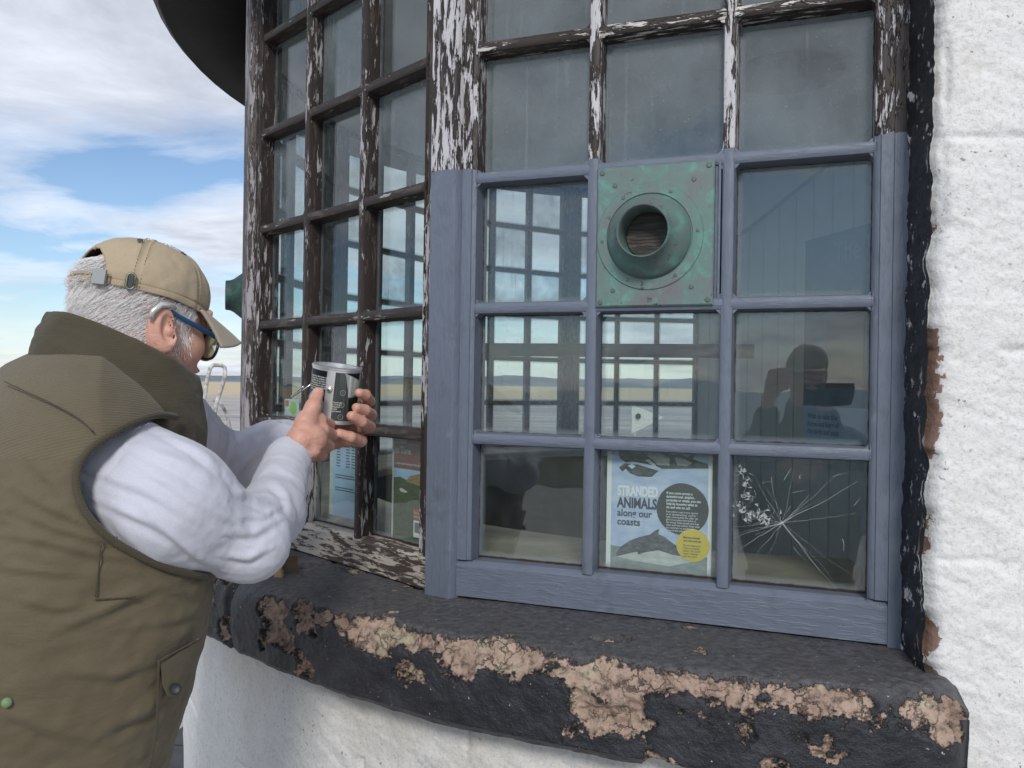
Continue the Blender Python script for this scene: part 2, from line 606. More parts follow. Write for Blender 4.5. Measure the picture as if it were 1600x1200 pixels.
def sill_mat():
    m, nt, b = newmat('tarred_stone', (0.03, 0.03, 0.035), 0.5)
    v = oc(nt)
    a = nd(nt, 'ShaderNodeAttribute', attribute_name='bare').outputs['Fac']
    tp = nd(nt, 'ShaderNodeAttribute', attribute_name='top').outputs['Fac']
    n = noise(nt, v, 30, 7, 0.7)
    a = mth(nt, 'MULTIPLY_ADD', mth(nt, 'SUBTRACT', a, 0.5), 0.62, 0.5)
    s = mth(nt, 'ADD', a, mth(nt, 'MULTIPLY', mth(nt, 'SUBTRACT', n, 0.5), 0.85))
    s = mth(nt, 'ADD', s, mth(nt, 'MULTIPLY', mth(nt, 'SUBTRACT', noise(nt, v, 85, 5, 0.7), 0.5), 0.42))
    mk = ramp(nt, s, [(0.485, 0.0), (0.515, 1.0)])
    n2 = noise(nt, v, 14, 6, 0.65)
    n3 = noise(nt, v, 75, 5, 0.7)
    stone = mixc(nt, ramp(nt, n2, [(0.3, 0.0), (0.7, 1.0)]), (0.30, 0.205, 0.16), (0.50, 0.37, 0.30))
    stone = mixc(nt, ramp(nt, noise(nt, v, 18, 6, 0.7, 0.3), [(0.52, 0.0), (0.64, 0.9)]), stone, (0.44, 0.39, 0.28))
    stone = mixc(nt, ramp(nt, n3, [(0.34, 0.9), (0.50, 0.0)]), stone, (0.085, 0.065, 0.052))
    vc = nd(nt, 'ShaderNodeTexVoronoi', {'Scale': 34.0, 'Randomness': 1.0}, feature='DISTANCE_TO_EDGE')
    lk(nt, nd(nt, 'ShaderNodeVectorMath', {0: v, 1: nd(nt, 'ShaderNodeVectorMath', {0: noise(nt, v, 40, 4, 0.6, 0, 1), 1: (0.05, 0.05, 0.05)}, operation='MULTIPLY').outputs[0]}, operation='ADD').outputs[0], vc.inputs['Vector'])
    crk = mth(nt, 'MULTIPLY', ramp(nt, vc.outputs['Distance'], [(0.0, 1.0), (0.07, 0.0)]), ramp(nt, noise(nt, v, 20, 4), [(0.45, 0.0), (0.58, 1.0)]))
    stone = mixc(nt, mth(nt, 'MULTIPLY', crk, 0.75), stone, (0.07, 0.052, 0.042))
    blk = mixc(nt, ramp(nt, n2, [(0.35, 0.0), (0.7, 1.0)]), (0.013, 0.014, 0.019), (0.035, 0.037, 0.047))
    wear = mixc(nt, ramp(nt, n3, [(0.35, 0.0), (0.7, 1.0)]), (0.050, 0.050, 0.056), (0.15, 0.148, 0.152))
    blk = mixc(nt, mth(nt, 'MULTIPLY', tp, 0.85), blk, wear)
    fl = ramp(nt, noise(nt, v, 48, 6, 0.7), [(0.715, 0.0), (0.73, 1.0)])
    blk = mixc(nt, fl, blk, (0.42, 0.38, 0.33))
    blk = mixc(nt, mth(nt, 'MULTIPLY', tp, ramp(nt, noise(nt, v, 8, 5, 0.6), [(0.5, 0.0), (0.7, 0.6)])), blk, (0.085, 0.075, 0.068))
    blk = mixc(nt, ramp(nt, noise(nt, v, 150, 3, 0.5), [(0.73, 0.0), (0.75, 1.0)]), blk, (0.6, 0.58, 0.55))
    lk(nt, mixc(nt, mk, blk, stone), b.inputs['Base Color'])
    lk(nt, mth(nt, 'MULTIPLY_ADD', mk, 0.3, mth(nt, 'MULTIPLY_ADD', tp, 0.17, 0.42)), b.inputs['Roughness'])
    lip = ramp(nt, s, [(0.46, 1.0), (0.53, 0.0)])
    h1 = bump(nt, None, mth(nt, 'MULTIPLY_ADD', lip, 1.4, mth(nt, 'SUBTRACT', mth(nt, 'MULTIPLY_ADD', n, 1.2, n3), mth(nt, 'MULTIPLY', mth(nt, 'MULTIPLY', crk, mk), 0.8))), 0.9, 0.005)
    bump(nt, b, noise(nt, mapping(nt, v, (90, 90, 330)), 1.0, 4, 0.6), 0.35, 0.0015, h1)
    return m


def tar_mat():
    m, nt, b = newmat('black_tar_paint', (0.016, 0.017, 0.02), 0.35)
    v = oc(nt)
    n = noise(nt, v, 32, 7, 0.7)
    c = mixc(nt, ramp(nt, n, [(0.60, 0.0), (0.615, 1.0)]), (0.014, 0.015, 0.019), (0.62, 0.62, 0.62))
    c = mixc(nt, ramp(nt, noise(nt, v, 13, 6, 0.7), [(0.66, 0.0), (0.68, 1.0)]), c, (0.12, 0.07, 0.045))
    lk(nt, c, b.inputs['Base Color'])
    bump(nt, b, n, 0.9, 0.008)
    return m


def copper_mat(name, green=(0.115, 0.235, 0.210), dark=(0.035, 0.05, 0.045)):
    m, nt, b = newmat(name, green, 0.55)
    v = oc(nt)
    n = noise(nt, v, 26, 7, 0.65, 0.3)
    n2 = noise(nt, v, 9, 4, 0.6)
    n3 = noise(nt, v, 90, 5, 0.7)
    c = mixc(nt, ramp(nt, mth(nt, 'MULTIPLY_ADD', n, 0.5, mth(nt, 'MULTIPLY', n2, 0.6)), [(0.44, 0.0), (0.66, 1.0)]), tuple(x * 1.1 for x in dark) if green[0] < 0.1 else (0.165, 0.165, 0.175), green)
    c = mixc(nt, ramp(nt, n, [(0.53, 0.0), (0.70, 0.7)]), c, tuple(x * 1.55 for x in green))
    c = mixc(nt, ramp(nt, mth(nt, 'MULTIPLY_ADD', n2, 0.35, mth(nt, 'MULTIPLY', n3, 0.75)), [(0.40, 0.9), (0.47, 0.0)]), c, dark)
    lk(nt, c, b.inputs['Base Color'])
    lk(nt, ramp(nt, n, [(0.3, 0.40), (0.7, 0.68)]), b.inputs['Roughness'])
    b.inputs['Metallic'].default_value = 0.15
    bump(nt, b, n3, 0.35, 0.0015)
    return m


MAT['lime'] = lime_mat()
MAT['sill'] = sill_mat()
MAT['tar'] = tar_mat()
MAT['copper'] = copper_mat('verdigris_copper')
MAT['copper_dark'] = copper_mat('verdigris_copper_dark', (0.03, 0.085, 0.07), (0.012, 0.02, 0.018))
MAT['oldwood'] = simple('cracked_grey_wood', (0.13, 0.115, 0.105), (0.055, 0.047, 0.043), 1.0, 0.9, 0.6, 0.003, stretch=(18, 18, 160))
MAT['soffit'] = simple('black_soffit', (0.006, 0.006, 0.006), (0.014, 0.012, 0.011), 6, 0.85, 0.3, 0.01)
MAT['slate'] = simple('roof_slate', (0.05, 0.05, 0.055), (0.09, 0.09, 0.095), 8, 0.7)
MAT['inner'] = simple('interior_paint', (0.62, 0.64, 0.63), (0.54, 0.56, 0.55), 3, 0.7, 0.05)
MAT['inner_dark'] = simple('interior_dado', (0.06, 0.065, 0.065), (0.10, 0.10, 0.095), 5, 0.7, 0.1)
MAT['ledge'] = simple('interior_ledge', (0.46, 0.40, 0.31), (0.34, 0.29, 0.22), 9, 0.6, 0.1)
MAT['floor'] = simple('interior_boards', (0.05, 0.042, 0.035), (0.085, 0.07, 0.055), 6, 0.6, 0.1, stretch=(1, 8, 1))
MAT['white'] = simple('white_paint', (0.75, 0.75, 0.73), (0.6, 0.59, 0.56), 30, 0.5, 0.2)
MAT['black'] = newmat('black_print', (0.018, 0.02, 0.024), 0.5)[0]
MAT['screw'] = simple('dull_screw', (0.20, 0.22, 0.21), (0.08, 0.10, 0.09), 200, 0.45, 0.2, 0.0006, 0.6)

# ------------------------------------------------------------------ the lookout: plan
T1 = 0.3619
TURN = R(25.7)
W = 0.85
A0 = Vector((0.14221, 1.55005, 0)) - Vector((math.cos(T1), -math.sin(T1), 0)) * 0.300      # post between the first two windows
C2 = Vector((0.919, 3.248, 0))
posts = [A0 + Vector((math.cos(T1), -math.sin(T1), 0)) * W, A0]
heads = [T1]
for k in range(1, 7):
    h_ = T1 + TURN * k
    heads.append(h_)
    posts.append(posts[-1] + W * Vector((-math.cos(h_), math.sin(h_), 0)))
GROUND = -1.55
ZH = [1.1687, 0.9133, 0.658, 0.4025, 0.147, -0.1083, -0.344]      # bar heights, top rail to bottom rail
XV = [-0.357, -0.1227, 0.1227, 0.357]
ZB, ZT = -0.418, 1.199


def pol(phi, r, z):
    return Vector((C2.x + r * math.cos(phi), C2.y + r * math.sin(phi), z))


PH0 = math.atan2(posts[0].y - C2.y, posts[0].x - C2.x)           # about -98 degrees
PH_AR = R(-98.45)                                               # arris of the window opening
PH_END = PH_AR - R(179.0)

building = empty('lookout_station', 'round white limewashed coastal lookout with a glazed bay of small panes above a black sill', 'building', (C2.x, C2.y, GROUND))


def child(o, par=None):
    """parent keeping world placement (parents are only translated)"""
    par = par or building
    o.parent = par
    o.matrix_parent_inverse = par.matrix_world.inverted() if par.type == 'MESH' else Matrix.Translation(par.location).inverted()
    return o


# ---- structure: ground, beach, far hills
def ground_sheet():
    rs = np.concatenate([np.linspace(0.0, 12, 40), np.linspace(12.8, 34, 36), np.geomspace(38, 14000, 46)])
    nu = 144
    th = np.linspace(0, 2 * PI, nu, endpoint=False)
    TH, RS = np.meshgrid(th, rs, indexing='ij')
    X, Y = RS * np.cos(TH), RS * np.sin(TH)
    P = np.stack([X.ravel(), Y.ravel(), 0 * X.ravel()], 1)
    edge = 15 + 8 * (fbm(P, 0.06, 3, seed=3) - 0.5)
    r = RS.ravel()
    t = sstep(edge, edge + 14, r)
    rock = (fbm(P, 0.55, 5, seed=8) - 0.5) * 1.3 * sstep(7, 13, r) * (1 - sstep(30, 45, r))
    z = GROUND * (1 - t) - 10.5 * t + rock * (0.25 + 1.5 * t)
    z += (fbm(P, 2.0, 3, seed=5) - 0.5) * 0.05 * (1 - t) * sstep(4.5, 7, r)
    z += (fbm(P, 0.02, 3, seed=6) - 0.5) * 0.5 * sstep(45, 120, r)
    P[:, 2] = z
    m, nt, b = newmat('shore', (0.3, 0.28, 0.25), 0.8)
    g = nd(nt, 'ShaderNodeNewGeometry').outputs['Position']
    sp = nd(nt, 'ShaderNodeSeparateXYZ', {0: g})
    flat = nd(nt, 'ShaderNodeCombineXYZ', {0: sp.outputs[0], 1: sp.outputs[1]}).outputs[0]
    d = nd(nt, 'ShaderNodeVectorMath', {0: flat}, operation='LENGTH').outputs['Value']
    nn = noise(nt, flat, 0.012, 7, 0.6, 0.6)
    ripple = noise(nt, mapping(nt, flat, (0.02, 0.09, 1), (0, 0, 0), (0, 0, 0.4)), 1.0, 6, 0.62, 0.5)
    mud = mixc(nt, ramp(nt, ripple, [(0.40, 0.0), (0.62, 1.0)]), (0.30, 0.275, 0.27), (0.47, 0.44, 0.425))
    wet = ramp(nt, noise(nt, mapping(nt, flat, (0.006, 0.02, 1), (3, 1, 0)), 1.0, 6, 0.6, 1.0), [(0.53, 0.0), (0.57, 1.0)])
    mud = mixc(nt, mth(nt, 'MULTIPLY', wet, 0.55), mud, (0.20, 0.21, 0.22))
    gold = ramp(nt, mth(nt, 'ADD', mth(nt, 'DIVIDE', d, 6000.0), mth(nt, 'MULTIPLY', mth(nt, 'SUBTRACT', nn, 0.5), 0.12)),
                [(0.08, 0.0), (0.12, 1.0), (0.55, 1.0), (0.62, 0.0)])
    beach = mixc(nt, gold, mud, (0.52, 0.42, 0.27))
    sea = ramp(nt, mth(nt, 'DIVIDE', d, 8000.0), [(0.50, 0.0), (0.56, 1.0)])
    beach = mixc(nt, sea, beach, (0.17, 0.22, 0.27))
    back = ramp(nt, mth(nt, 'MULTIPLY_ADD', sp.outputs[1], -0.004, mth(nt, 'MULTIPLY_ADD', nn, 0.5, -0.05)), [(0.48, 0.0), (0.56, 1.0)])
    beach = mixc(nt, back, beach, (0.09, 0.115, 0.13))
    rk = mixc(nt, ramp(nt, noise(nt, g, 1.6, 7, 0.65), [(0.35, 0.0), (0.65, 1.0)]), (0.07, 0.062, 0.062), (0.21, 0.18, 0.16))
    gr = mixc(nt, ramp(nt, noise(nt, g, 0.9, 6, 0.6), [(0.35, 0.0), (0.65, 1.0)]), (0.075, 0.085, 0.040), (0.15, 0.145, 0.08))
    land = mixc(nt, ramp(nt, mth(nt, 'MULTIPLY_ADD', mth(nt, 'SUBTRACT', noise(nt, g, 0.5, 5), 0.5), 9.0, d), [(0.0, 0.0), (0.14, 0.0), (0.15, 1.0)]), rk, gr)
    isl = ramp(nt, mth(nt, 'DIVIDE', mth(nt, 'MULTIPLY_ADD', sp.outputs[2], 1.0, 12.0), 12.0), [(0.155, 0.0), (0.20, 1.0)])
    low = ramp(nt, mth(nt, 'DIVIDE', sp.outputs[2], -12.0), [(0.18, 0.0), (0.28, 1.0)])
    land = mixc(nt, low, land, rk)
    bounce_ground = mixc(nt, ramp(nt, noise(nt, g, 3.0, 6, 0.65), [(0.35, 0.0), (0.65, 1.0)]), (0.38, 0.36, 0.33), (0.50, 0.48, 0.45))  # pale concrete added as a reflector to brighten the wall under the sill
    land = mixc(nt, ramp(nt, mth(nt, 'MULTIPLY_ADD', mth(nt, 'SUBTRACT', noise(nt, g, 0.8, 4), 0.5), 2.0, d), [(0.0, 1.0), (1.0, 1.0)]) if False else mth(nt, 'LESS_THAN', mth(nt, 'MULTIPLY_ADD', mth(nt, 'SUBTRACT', noise(nt, g, 0.8, 5), 0.5), 2.5, d), 10.0), land, bounce_ground)
    lk(nt, mixc(nt, isl, beach, land), b.inputs['Base Color'])
    lk(nt, ramp(nt, back, [(0.0, 0.85), (1.0, 0.3)]), b.inputs['Roughness'])
    bump(nt, b, noise(nt, g, 9, 6, 0.65), 0.5, 0.03)
    o = npmesh('ground', P, grid_faces(nu, len(rs), True), m)
    return tag(o, kind='structure')


ground_sheet()


def hill_ridge(name, d0, az0, az1, hgt, seed, mat):
    n = 160
    az = np.linspace(R(az0), R(az1), n)
    x, y = np.sin(az), np.cos(az)
    P = np.stack([az * 14, 0 * az, 0 * az + seed], 1)
    h = hgt * (0.25 + 0.9 * fbm(P, 1.0, 5, 0.55, seed)) * np.sin(np.linspace(0, PI, n)) ** 0.35
    V, rows = [], 5
    for k, (dr, f) in enumerate(((0, 0.0), (250, 0.55), (600, 1.0), (1000, 0.8), (1500, 0.0))):
        V.append(np.stack([x * (d0 + dr), y * (d0 + dr), -11 + (h + 11) * f], 1))
    V = np.stack(V, 1).reshape(-1, 3)
    return tag(npmesh(name, V, grid_faces(n, rows), mat), kind='structure')


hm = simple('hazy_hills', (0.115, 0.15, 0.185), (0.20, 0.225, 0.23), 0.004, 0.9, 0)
hill_ridge('hills', 6200, -12, 40, 95, 3, hm)
hill_ridge('far_hills', 9500, -44, 2, 60, 9, hm)

# paving round the foot of the wall
MAT['paving'] = simple('dark_paving', (0.035, 0.033, 0.042), (0.085, 0.075, 0.08), 7, 0.6, 0.4, 0.01)
pv = MB().lathe([(1.99, GROUND - 0.06), (1.99, GROUND + 0.012), (2.37, GROUND + 0.012), (2.37, GROUND - 0.06)], 80, Matrix.Translation((C2.x, C2.y, 0)))
pav = tag(pv.build('pavement', MAT['paving']), kind='structure')
sl_me = None
for k in range(40):
    if sl_me is None:
        w_ = PI / 40 - 0.004
        q4 = [(2.0 * math.cos(-w_), 2.0 * math.sin(-w_)), (2.36 * math.cos(-w_), 2.36 * math.sin(-w_)), (2.36 * math.cos(w_), 2.36 * math.sin(w_)), (2.0 * math.cos(w_), 2.0 * math.sin(w_))]
        o = MB().add([(x, y, 0) for x, y in q4] + [(x, y, 0.03) for x, y in q4], [(4, 5, 6, 7), (0, 1, 5, 4), (1, 2, 6, 5), (2, 3, 7, 6), (3, 0, 4, 7)]).build('paving_slab', MAT['paving'], pav)
        sl_me = o.data
    else:
        o = link('paving_slab', sl_me, None, pav)
    o.matrix_world = Matrix.Translation((C2.x, C2.y, GROUND + 0.008 + 0.004 * (k % 3))) @ Matrix.Rotation(2 * PI * k / 40, 4, 'Z')


# ---- walls
def ring_grid(phis, zs, rad, fine=1.0, edge_noise=False, arris=None):
    PHI, Z = np.meshgrid(phis, zs, indexing='ij')
    phi, z = PHI.ravel().copy(), Z.ravel()
    P0 = np.stack([rad * np.cos(phi) + C2.x, rad * np.sin(phi) + C2.y, z], 1)
    d = (fbm(P0, 4, 3, seed=11) - 0.5) * 0.009 + (fbm(P0, 38, 4, 0.7, seed=21) - 0.5) * 0.0062
    diag = np.stack([P0[:, 0] * 7, P0[:, 1] * 7, P0[:, 2] * 30 + (phi * 22)], 1)
    d += (fbm(diag, 1.0, 3, 0.55, seed=25) - 0.5) * 0.006
    # courses of stone under the limewash: shallow joints
    course = 0.315
    zc = z + 0.014 * (fbm(P0, 3, 2, seed=31) - 0.5) - 0.062
    fz = np.abs(((zc / course) + 0.5) % 1 - 0.5) * course
    jt = np.exp(-(fz / 0.006) ** 2)
    row = np.floor(zc / course + 0.5).astype(int)
    blk = (phi * rad + row * 0.37) / 0.62
    fx = np.abs((blk + 0.5) % 1 - 0.5) * 0.62
    jt = np.maximum(jt, np.exp(-(fx / 0.006) ** 2))
    jt *= sstep(0.40, 0.60, fbm(P0, 7, 3, seed=41))
    d -= jt * 0.007
    bare = np.zeros(len(z))
    dirt = sstep(0.22, 0.0, np.abs(z + 0.60)) * 0.8
    if arris is not None:
        s = (phi - arris) * rad
        near = np.exp(-(s / 0.019) ** 2)
        nz = fbm(np.stack([z * 7, 0 * z, 0 * z], 1), 1.0, 4, 0.6, seed=51)
        bare = near * sstep(0.44, 0.62, nz) * 1.15 * sstep(0.42, 0.2, z)
        d -= 0.012 * bare
        d -= 0.02 * np.exp(-(s / 0.012) ** 2)
        jag = (fbm(np.stack([z * 26, 0 * z, 0 * z + 5], 1), 1.0, 4, 0.6, seed=61) - 0.5) * 0.016
        phi = phi + jag * np.exp(-(s / 0.03) ** 2) / rad
    r = rad + d * fine
    V = np.stack([r * np.cos(phi) + C2.x, r * np.sin(phi) + C2.y, z], 1)
    return V, grid_faces(len(phis), len(zs))[:, ::-1], bare, dirt


def wall(name, phis, zs, rad, fine=1.0, arris=None, label=None):
    V, F, bare, dirt = ring_grid(np.array(phis), np.array(zs), rad, fine, arris=arris)
    o = npmesh(name, V, F, MAT['lime'], None, {'bare': bare, 'dirt': dirt})
    if label:
        o['label'] = label
    return child(o)


RW = 2.03
fine_phi = np.linspace(PH_AR, R(-86), 150)
wall('wall', fine_phi, np.linspace(-0.585, 1.2, 560), RW, arris=PH_AR, label='white rough limewashed stone wall right of the window')
wall('wall', np.linspace(R(-86), PH_END + 2 * PI, 120), np.linspace(-0.585, 1.2, 60), RW + 0.002)
wall('wall', np.linspace(R(-160), R(-84), 560), np.linspace(-1.0, -0.555, 130), RW, label='white limewashed wall below the black sill')
wall('wall', np.linspace(R(-84), R(200), 170), np.linspace(-1.0, -0.555, 24), RW + 0.001)
wall('wall', np.linspace(0, 2 * PI, 260), np.linspace(GROUND - 0.1, -1.0, 40), RW)
# inner face of the round wall behind the solid part is the panelled partition (below)


# ---- reveal strip (tar painted) between frame and wall arris
def reveal(phi, sgn):
    nz, nr = 420, 26
    z = np.linspace(-0.43, 1.2, nz)
    r = np.linspace(1.80, RW + 0.002, nr)
    Z, RR = np.meshgrid(z, r, indexing='ij')
    Z, RR = Z.ravel(), RR.ravel()
    P = np.stack([Z, RR, 0 * Z], 1)
    bulge = 0.006 * (fbm(P, 7, 4, 0.6, seed=71) - 0.3) + 0.012 * (fbm(P, 45, 4, 0.65, seed=72) - 0.5)
    edge = sstep(RW - 0.05, RW, RR)
    jag = (fbm(np.stack([Z * 26, 0 * Z, 0 * Z + 5], 1), 1.0, 4, 0.6, seed=61) - 0.5) * 0.016
    s = -sgn * bulge * (1 - edge) + jag * edge * (1 if sgn < 0 else 0)
    ph = phi + s / RR
    rr = RR - 0.018 * edge * 0.6
    V = np.stack([rr * np.cos(ph) + C2.x, rr * np.sin(ph) + C2.y, Z], 1)
    o = npmesh('window_reveal', V, grid_faces(nz, nr), MAT['tar'])
    return child(o)


rv = reveal(PH_AR, -1)
rv['label'] = 'black tarred edge between grey frame and white wall'
reveal(PH_END, 1)

# ---- sill: curved stones, tar painted and flaking
prof = []
R_IN, R_OUT, ZS, ZSB = 1.70, 2.122, -0.408, -0.578
for t in np.linspace(0, 1, 60):
    prof.append((R_IN + (R_OUT - 0.046 - R_IN) * t, ZS - 0.012 + 0.012 * (1 - t) * 0 - 0.004 * t))
for t in np.linspace(0.08, 1, 14):
    a = t * PI / 2
    prof.append((R_OUT - 0.046 + 0.046 * math.sin(a), ZS - 0.016 - 0.046 + 0.046 * math.cos(a)))
for t in np.linspace(0.03, 1, 44):
    prof.append((R_OUT - 0.006 * t, ZS - 0.062 + (ZSB + 0.014 - ZS + 0.062) * t))
for t in np.linspace(0.2, 1, 6):
    prof.append((R_OUT - 0.006 - 0.014 * t, ZSB + 0.014 - 0.014 * t))
for t in np.linspace(0.1, 1, 10):
    prof.append((R_OUT - 0.02 - (R_OUT - 0.02 - 1.98) * t, ZSB))
prof = np.array(prof)
seg_n = np.array([(0, 1)] * 60 + [(math.sin(t * PI / 2), math.cos(t * PI / 2)) for t in np.linspace(0.08, 1, 14)] + [(1, 0)] * 44 + [(0.7, -0.7)] * 6 + [(0, -1)] * 10)


def sill_stone(ph_a, ph_b, n, label=None):
    phis = np.linspace(ph_a, ph_b, n)
    m = len(prof)
    PHI = np.repeat(phis, m)
    Rr = np.tile(prof[:, 0], n)
    Zz = np.tile(prof[:, 1], n)
    Nr = np.tile(seg_n[:, 0], n)
    Nz = np.tile(seg_n[:, 1], n)
    P = np.stack([Rr * np.cos(PHI), Rr * np.sin(PHI), Zz], 1)
    face = sstep(0.2, 0.9, Nr)
    toph = sstep(0.3, 1.0, Nz)
    up = np.clip((Zz - ZSB) / (ZS - ZSB), 0, 1)
    arc = np.exp(-((Rr - (R_OUT - 0.01)) / 0.022) ** 2) * np.exp(-((Zz - (ZS - 0.026)) / 0.026) ** 2)
    big = fbm(P, 5.2, 4, 0.55, seed=81)
    med = fbm(P, 15, 5, 0.6, seed=82)
    big2 = fbm(P * np.array([1, 1, 0.0]), 2.6, 3, 0.5, seed=84)
    # towards the man the edge is sounder, to the right more stone shows
    right = sstep(R(-140), R(-118), PHI)
    blob = fbm(P * np.array([1, 1, 1.5]), 13.0, 4, 0.55, seed=86)
    bare = 0.30 + 1.2 * (big - 0.5) + 1.9 * (blob - 0.5) + 1.0 * (med - 0.5) + 0.34 * arc * (0.4 + 0.6 * right)
    bare += 0.20 * face * sstep(0.30, 0.85, up) * (0.35 + 0.65 * right) - 0.20 * face * sstep(0.45, 0.05, up)
    bare += 0.13 * face * sstep(R(-119), R(-108), PHI) * sstep(0.1, 0.4, up)
    bare -= 0.42 * toph * sstep(R_OUT - 0.015, R_OUT - 0.06, Rr)
    bare += 0.50 * toph * np.exp(-((Rr - 1.885) / 0.016) ** 2) * (0.2 + big)          # crumbled joint at the frame foot
    d = -0.010 * sstep(0.44, 0.58, bare) - 0.016 * sstep(0.55, 1.0, bare) * med
    d += (fbm(P, 9, 4, 0.6, seed=83) - 0.5) * (0.014 * face + 0.004)
    d += (fbm(P, 45, 3, 0.6, seed=85) - 0.5) * (0.008 * sstep(0.45, 0.6, bare) + 0.002)
    e = np.minimum(np.abs(PHI - ph_a), np.abs(PHI - ph_b)) * 2.1
    d -= 0.012 * np.exp(-(e / 0.010) ** 2)
    d -= 0.030 * np.exp(-(np.abs(PHI - R(-97.25)) * 2.1 / 0.032) ** 2) * np.maximum(face, sstep(R_OUT - 0.10, R_OUT - 0.03, Rr) * 0.7)
    rr, zz = Rr + Nr * d, Zz + Nz * d
    V = np.stack([rr * np.cos(PHI) + C2.x, rr * np.sin(PHI) + C2.y, zz], 1)
    F = grid_faces(n, m)
    nv = len(V)
    # end caps
    caps = []
    for i0, rev in ((0, False), ((n - 1) * m, True)):
        V = np.concatenate([V, [[*(V[i0:i0 + m].mean(0))]]])
        c = len(V) - 1
        for j in range(m):
            a, b_ = i0 + j, i0 + (j + 1) % m
            caps.append((c, b_, a, a) if rev else (c, a, b_, b_))
    V_ = V
    bare_ = np.concatenate([bare, [0.6, 0.6]])
    top_ = np.concatenate([toph * sstep(R_OUT + 0.01, R_OUT - 0.03, Rr), [0, 0]])
    me_f = [tuple(f) for f in F[:, ::-1]] + [c[:3] for c in caps]
    me = bpy.data.meshes.new('sill_stone')
    me.from_pydata([tuple(v) for v in V_], [], me_f)
    for nm, arr in (('bare', bare_), ('top', top_)):
        at_ = me.attributes.new(nm, 'FLOAT', 'POINT')
        at_.data.foreach_set('value', np.asarray(arr, np.float32))
    o = link('sill_stone', me, MAT['sill'], None, True)
    if label:
        o['label'] = label
    return child(o)


sill_stone(R(-135.6), R(-97.25), 620, 'long curved sill stone with flaking black paint and bare pink sandstone')
sill_stone(R(-171), R(-135.75), 330, 'curved sill stone behind the man, mostly still black')
for k in range(3):
    sill_stone(R(-171.15 - 36 * (k + 1)), R(-171.15 - 36 * k), 60)

# ---- roof
rf = MB()
rf.lathe([(0.03, 2.35), (1.2, 1.72), (2.17, 1.265), (2.17, 1.222), (2.15, 1.20), (1.80, 1.205)], 96, Matrix.Translation((C2.x, C2.y, 0)))
ro = child(auto_smooth(rf.build('roof', MAT['slate'])))
so_ = MB().lathe([(2.152, 1.2215), (2.147, 1.1995), (1.86, 1.1995), (1.86, 1.2035)], 96, Matrix.Translation((C2.x, C2.y, 0)))
child(so_.build('soffit', MAT['soffit'], None, True))['label'] = 'black underside of the round eaves'

# ---- window bars
BAR = [(-0.0055, 0.0), (0.0055, 0.0), (0.0096, 0.0022), (0.0117, 0.0085), (0.0122, 0.041), (0.0085, 0.052), (-0.0085, 0.052), (-0.0122, 0.041), (-0.0117, 0.0085), (-0.0096, 0.0022)]
GL_Y = 0.0385


def facet_matrix(i):
    h = heads[i]
    d = Vector((math.cos(h), -math.sin(h), 0))
    inw = Vector((math.sin(h), math.cos(h), 0))
    c = (posts[i] + posts[i + 1]) / 2 if i else (posts[0] + posts[1]) / 2
    M = Matrix(((d.x, inw.x, 0, c.x), (d.y, inw.y, 0, c.y), (0, 0, 1, 0), (0, 0, 0, 1)))
    return M


def pane_mesh(w, h):
    """thin slab, gridded so the rim attribute (distance to the border) is exact"""
    key = 'pane_%d_%d' % (round(w * 1e4), round(h * 1e4))
    if key in bpy.data.meshes:
        return bpy.data.meshes[key]
    def ax(L):
        e = [0, 0.003, 0.006, 0.012, 0.022]
        return np.array([-L / 2 + x for x in e] + list(np.linspace(-L / 2 + 0.04, L / 2 - 0.04, 6)) + [L / 2 - x for x in e[::-1]])
    xs, zs = ax(w), ax(h)
    X, Z = np.meshgrid(xs, zs, indexing='ij')
    n = X.size
    rim = np.minimum(w / 2 - np.abs(X), h / 2 - np.abs(Z)).ravel()
    V = np.concatenate([np.stack([X.ravel(), 0 * X.ravel() + y, Z.ravel()], 1) for y in (-0.0015, 0.0015)])
    F = grid_faces(len(xs), len(zs))
    F = np.concatenate([F, F[:, ::-1] + n])
    me = bpy.data.meshes.new(key)
    me.from_pydata([tuple(v) for v in V], [], [tuple(f) for f in F])
    a = me.attributes.new('rim', 'FLOAT', 'POINT')
    a.data.foreach_set('value', np.concatenate([rim, rim]).astype(np.float32))
    return me


FILLET = 0.0075


def corner_fillets(mb, x0, x1, z0, z1, y0, y1, r):
    """small triangular paint fillets in the four corners of one opening"""
    for cx, cz, sx, sz in ((x0, z0, 1, 1), (x1, z0, -1, 1), (x0, z1, 1, -1), (x1, z1, -1, -1)):
        q = [(cx - sx * 0.004, cz - sz * 0.004), (cx + sx * r, cz - sz * 0.002), (cx + sx * r * 0.38, cz + sz * r * 0.38), (cx - sx * 0.002, cz + sz * r)]
        V = [(a, y0, b) for a, b in q] + [(a, y1, b) for a, b in q]
        F = [(0, 1, 2, 3), (4, 7, 6, 5), (0, 4, 5, 1), (1, 5, 6, 2), (2, 6, 7, 3), (3, 7, 4, 0)]
        if sx * sz < 0:
            F = [f[::-1] for f in F]
        mb.add(V, F)


wmeshes = {}


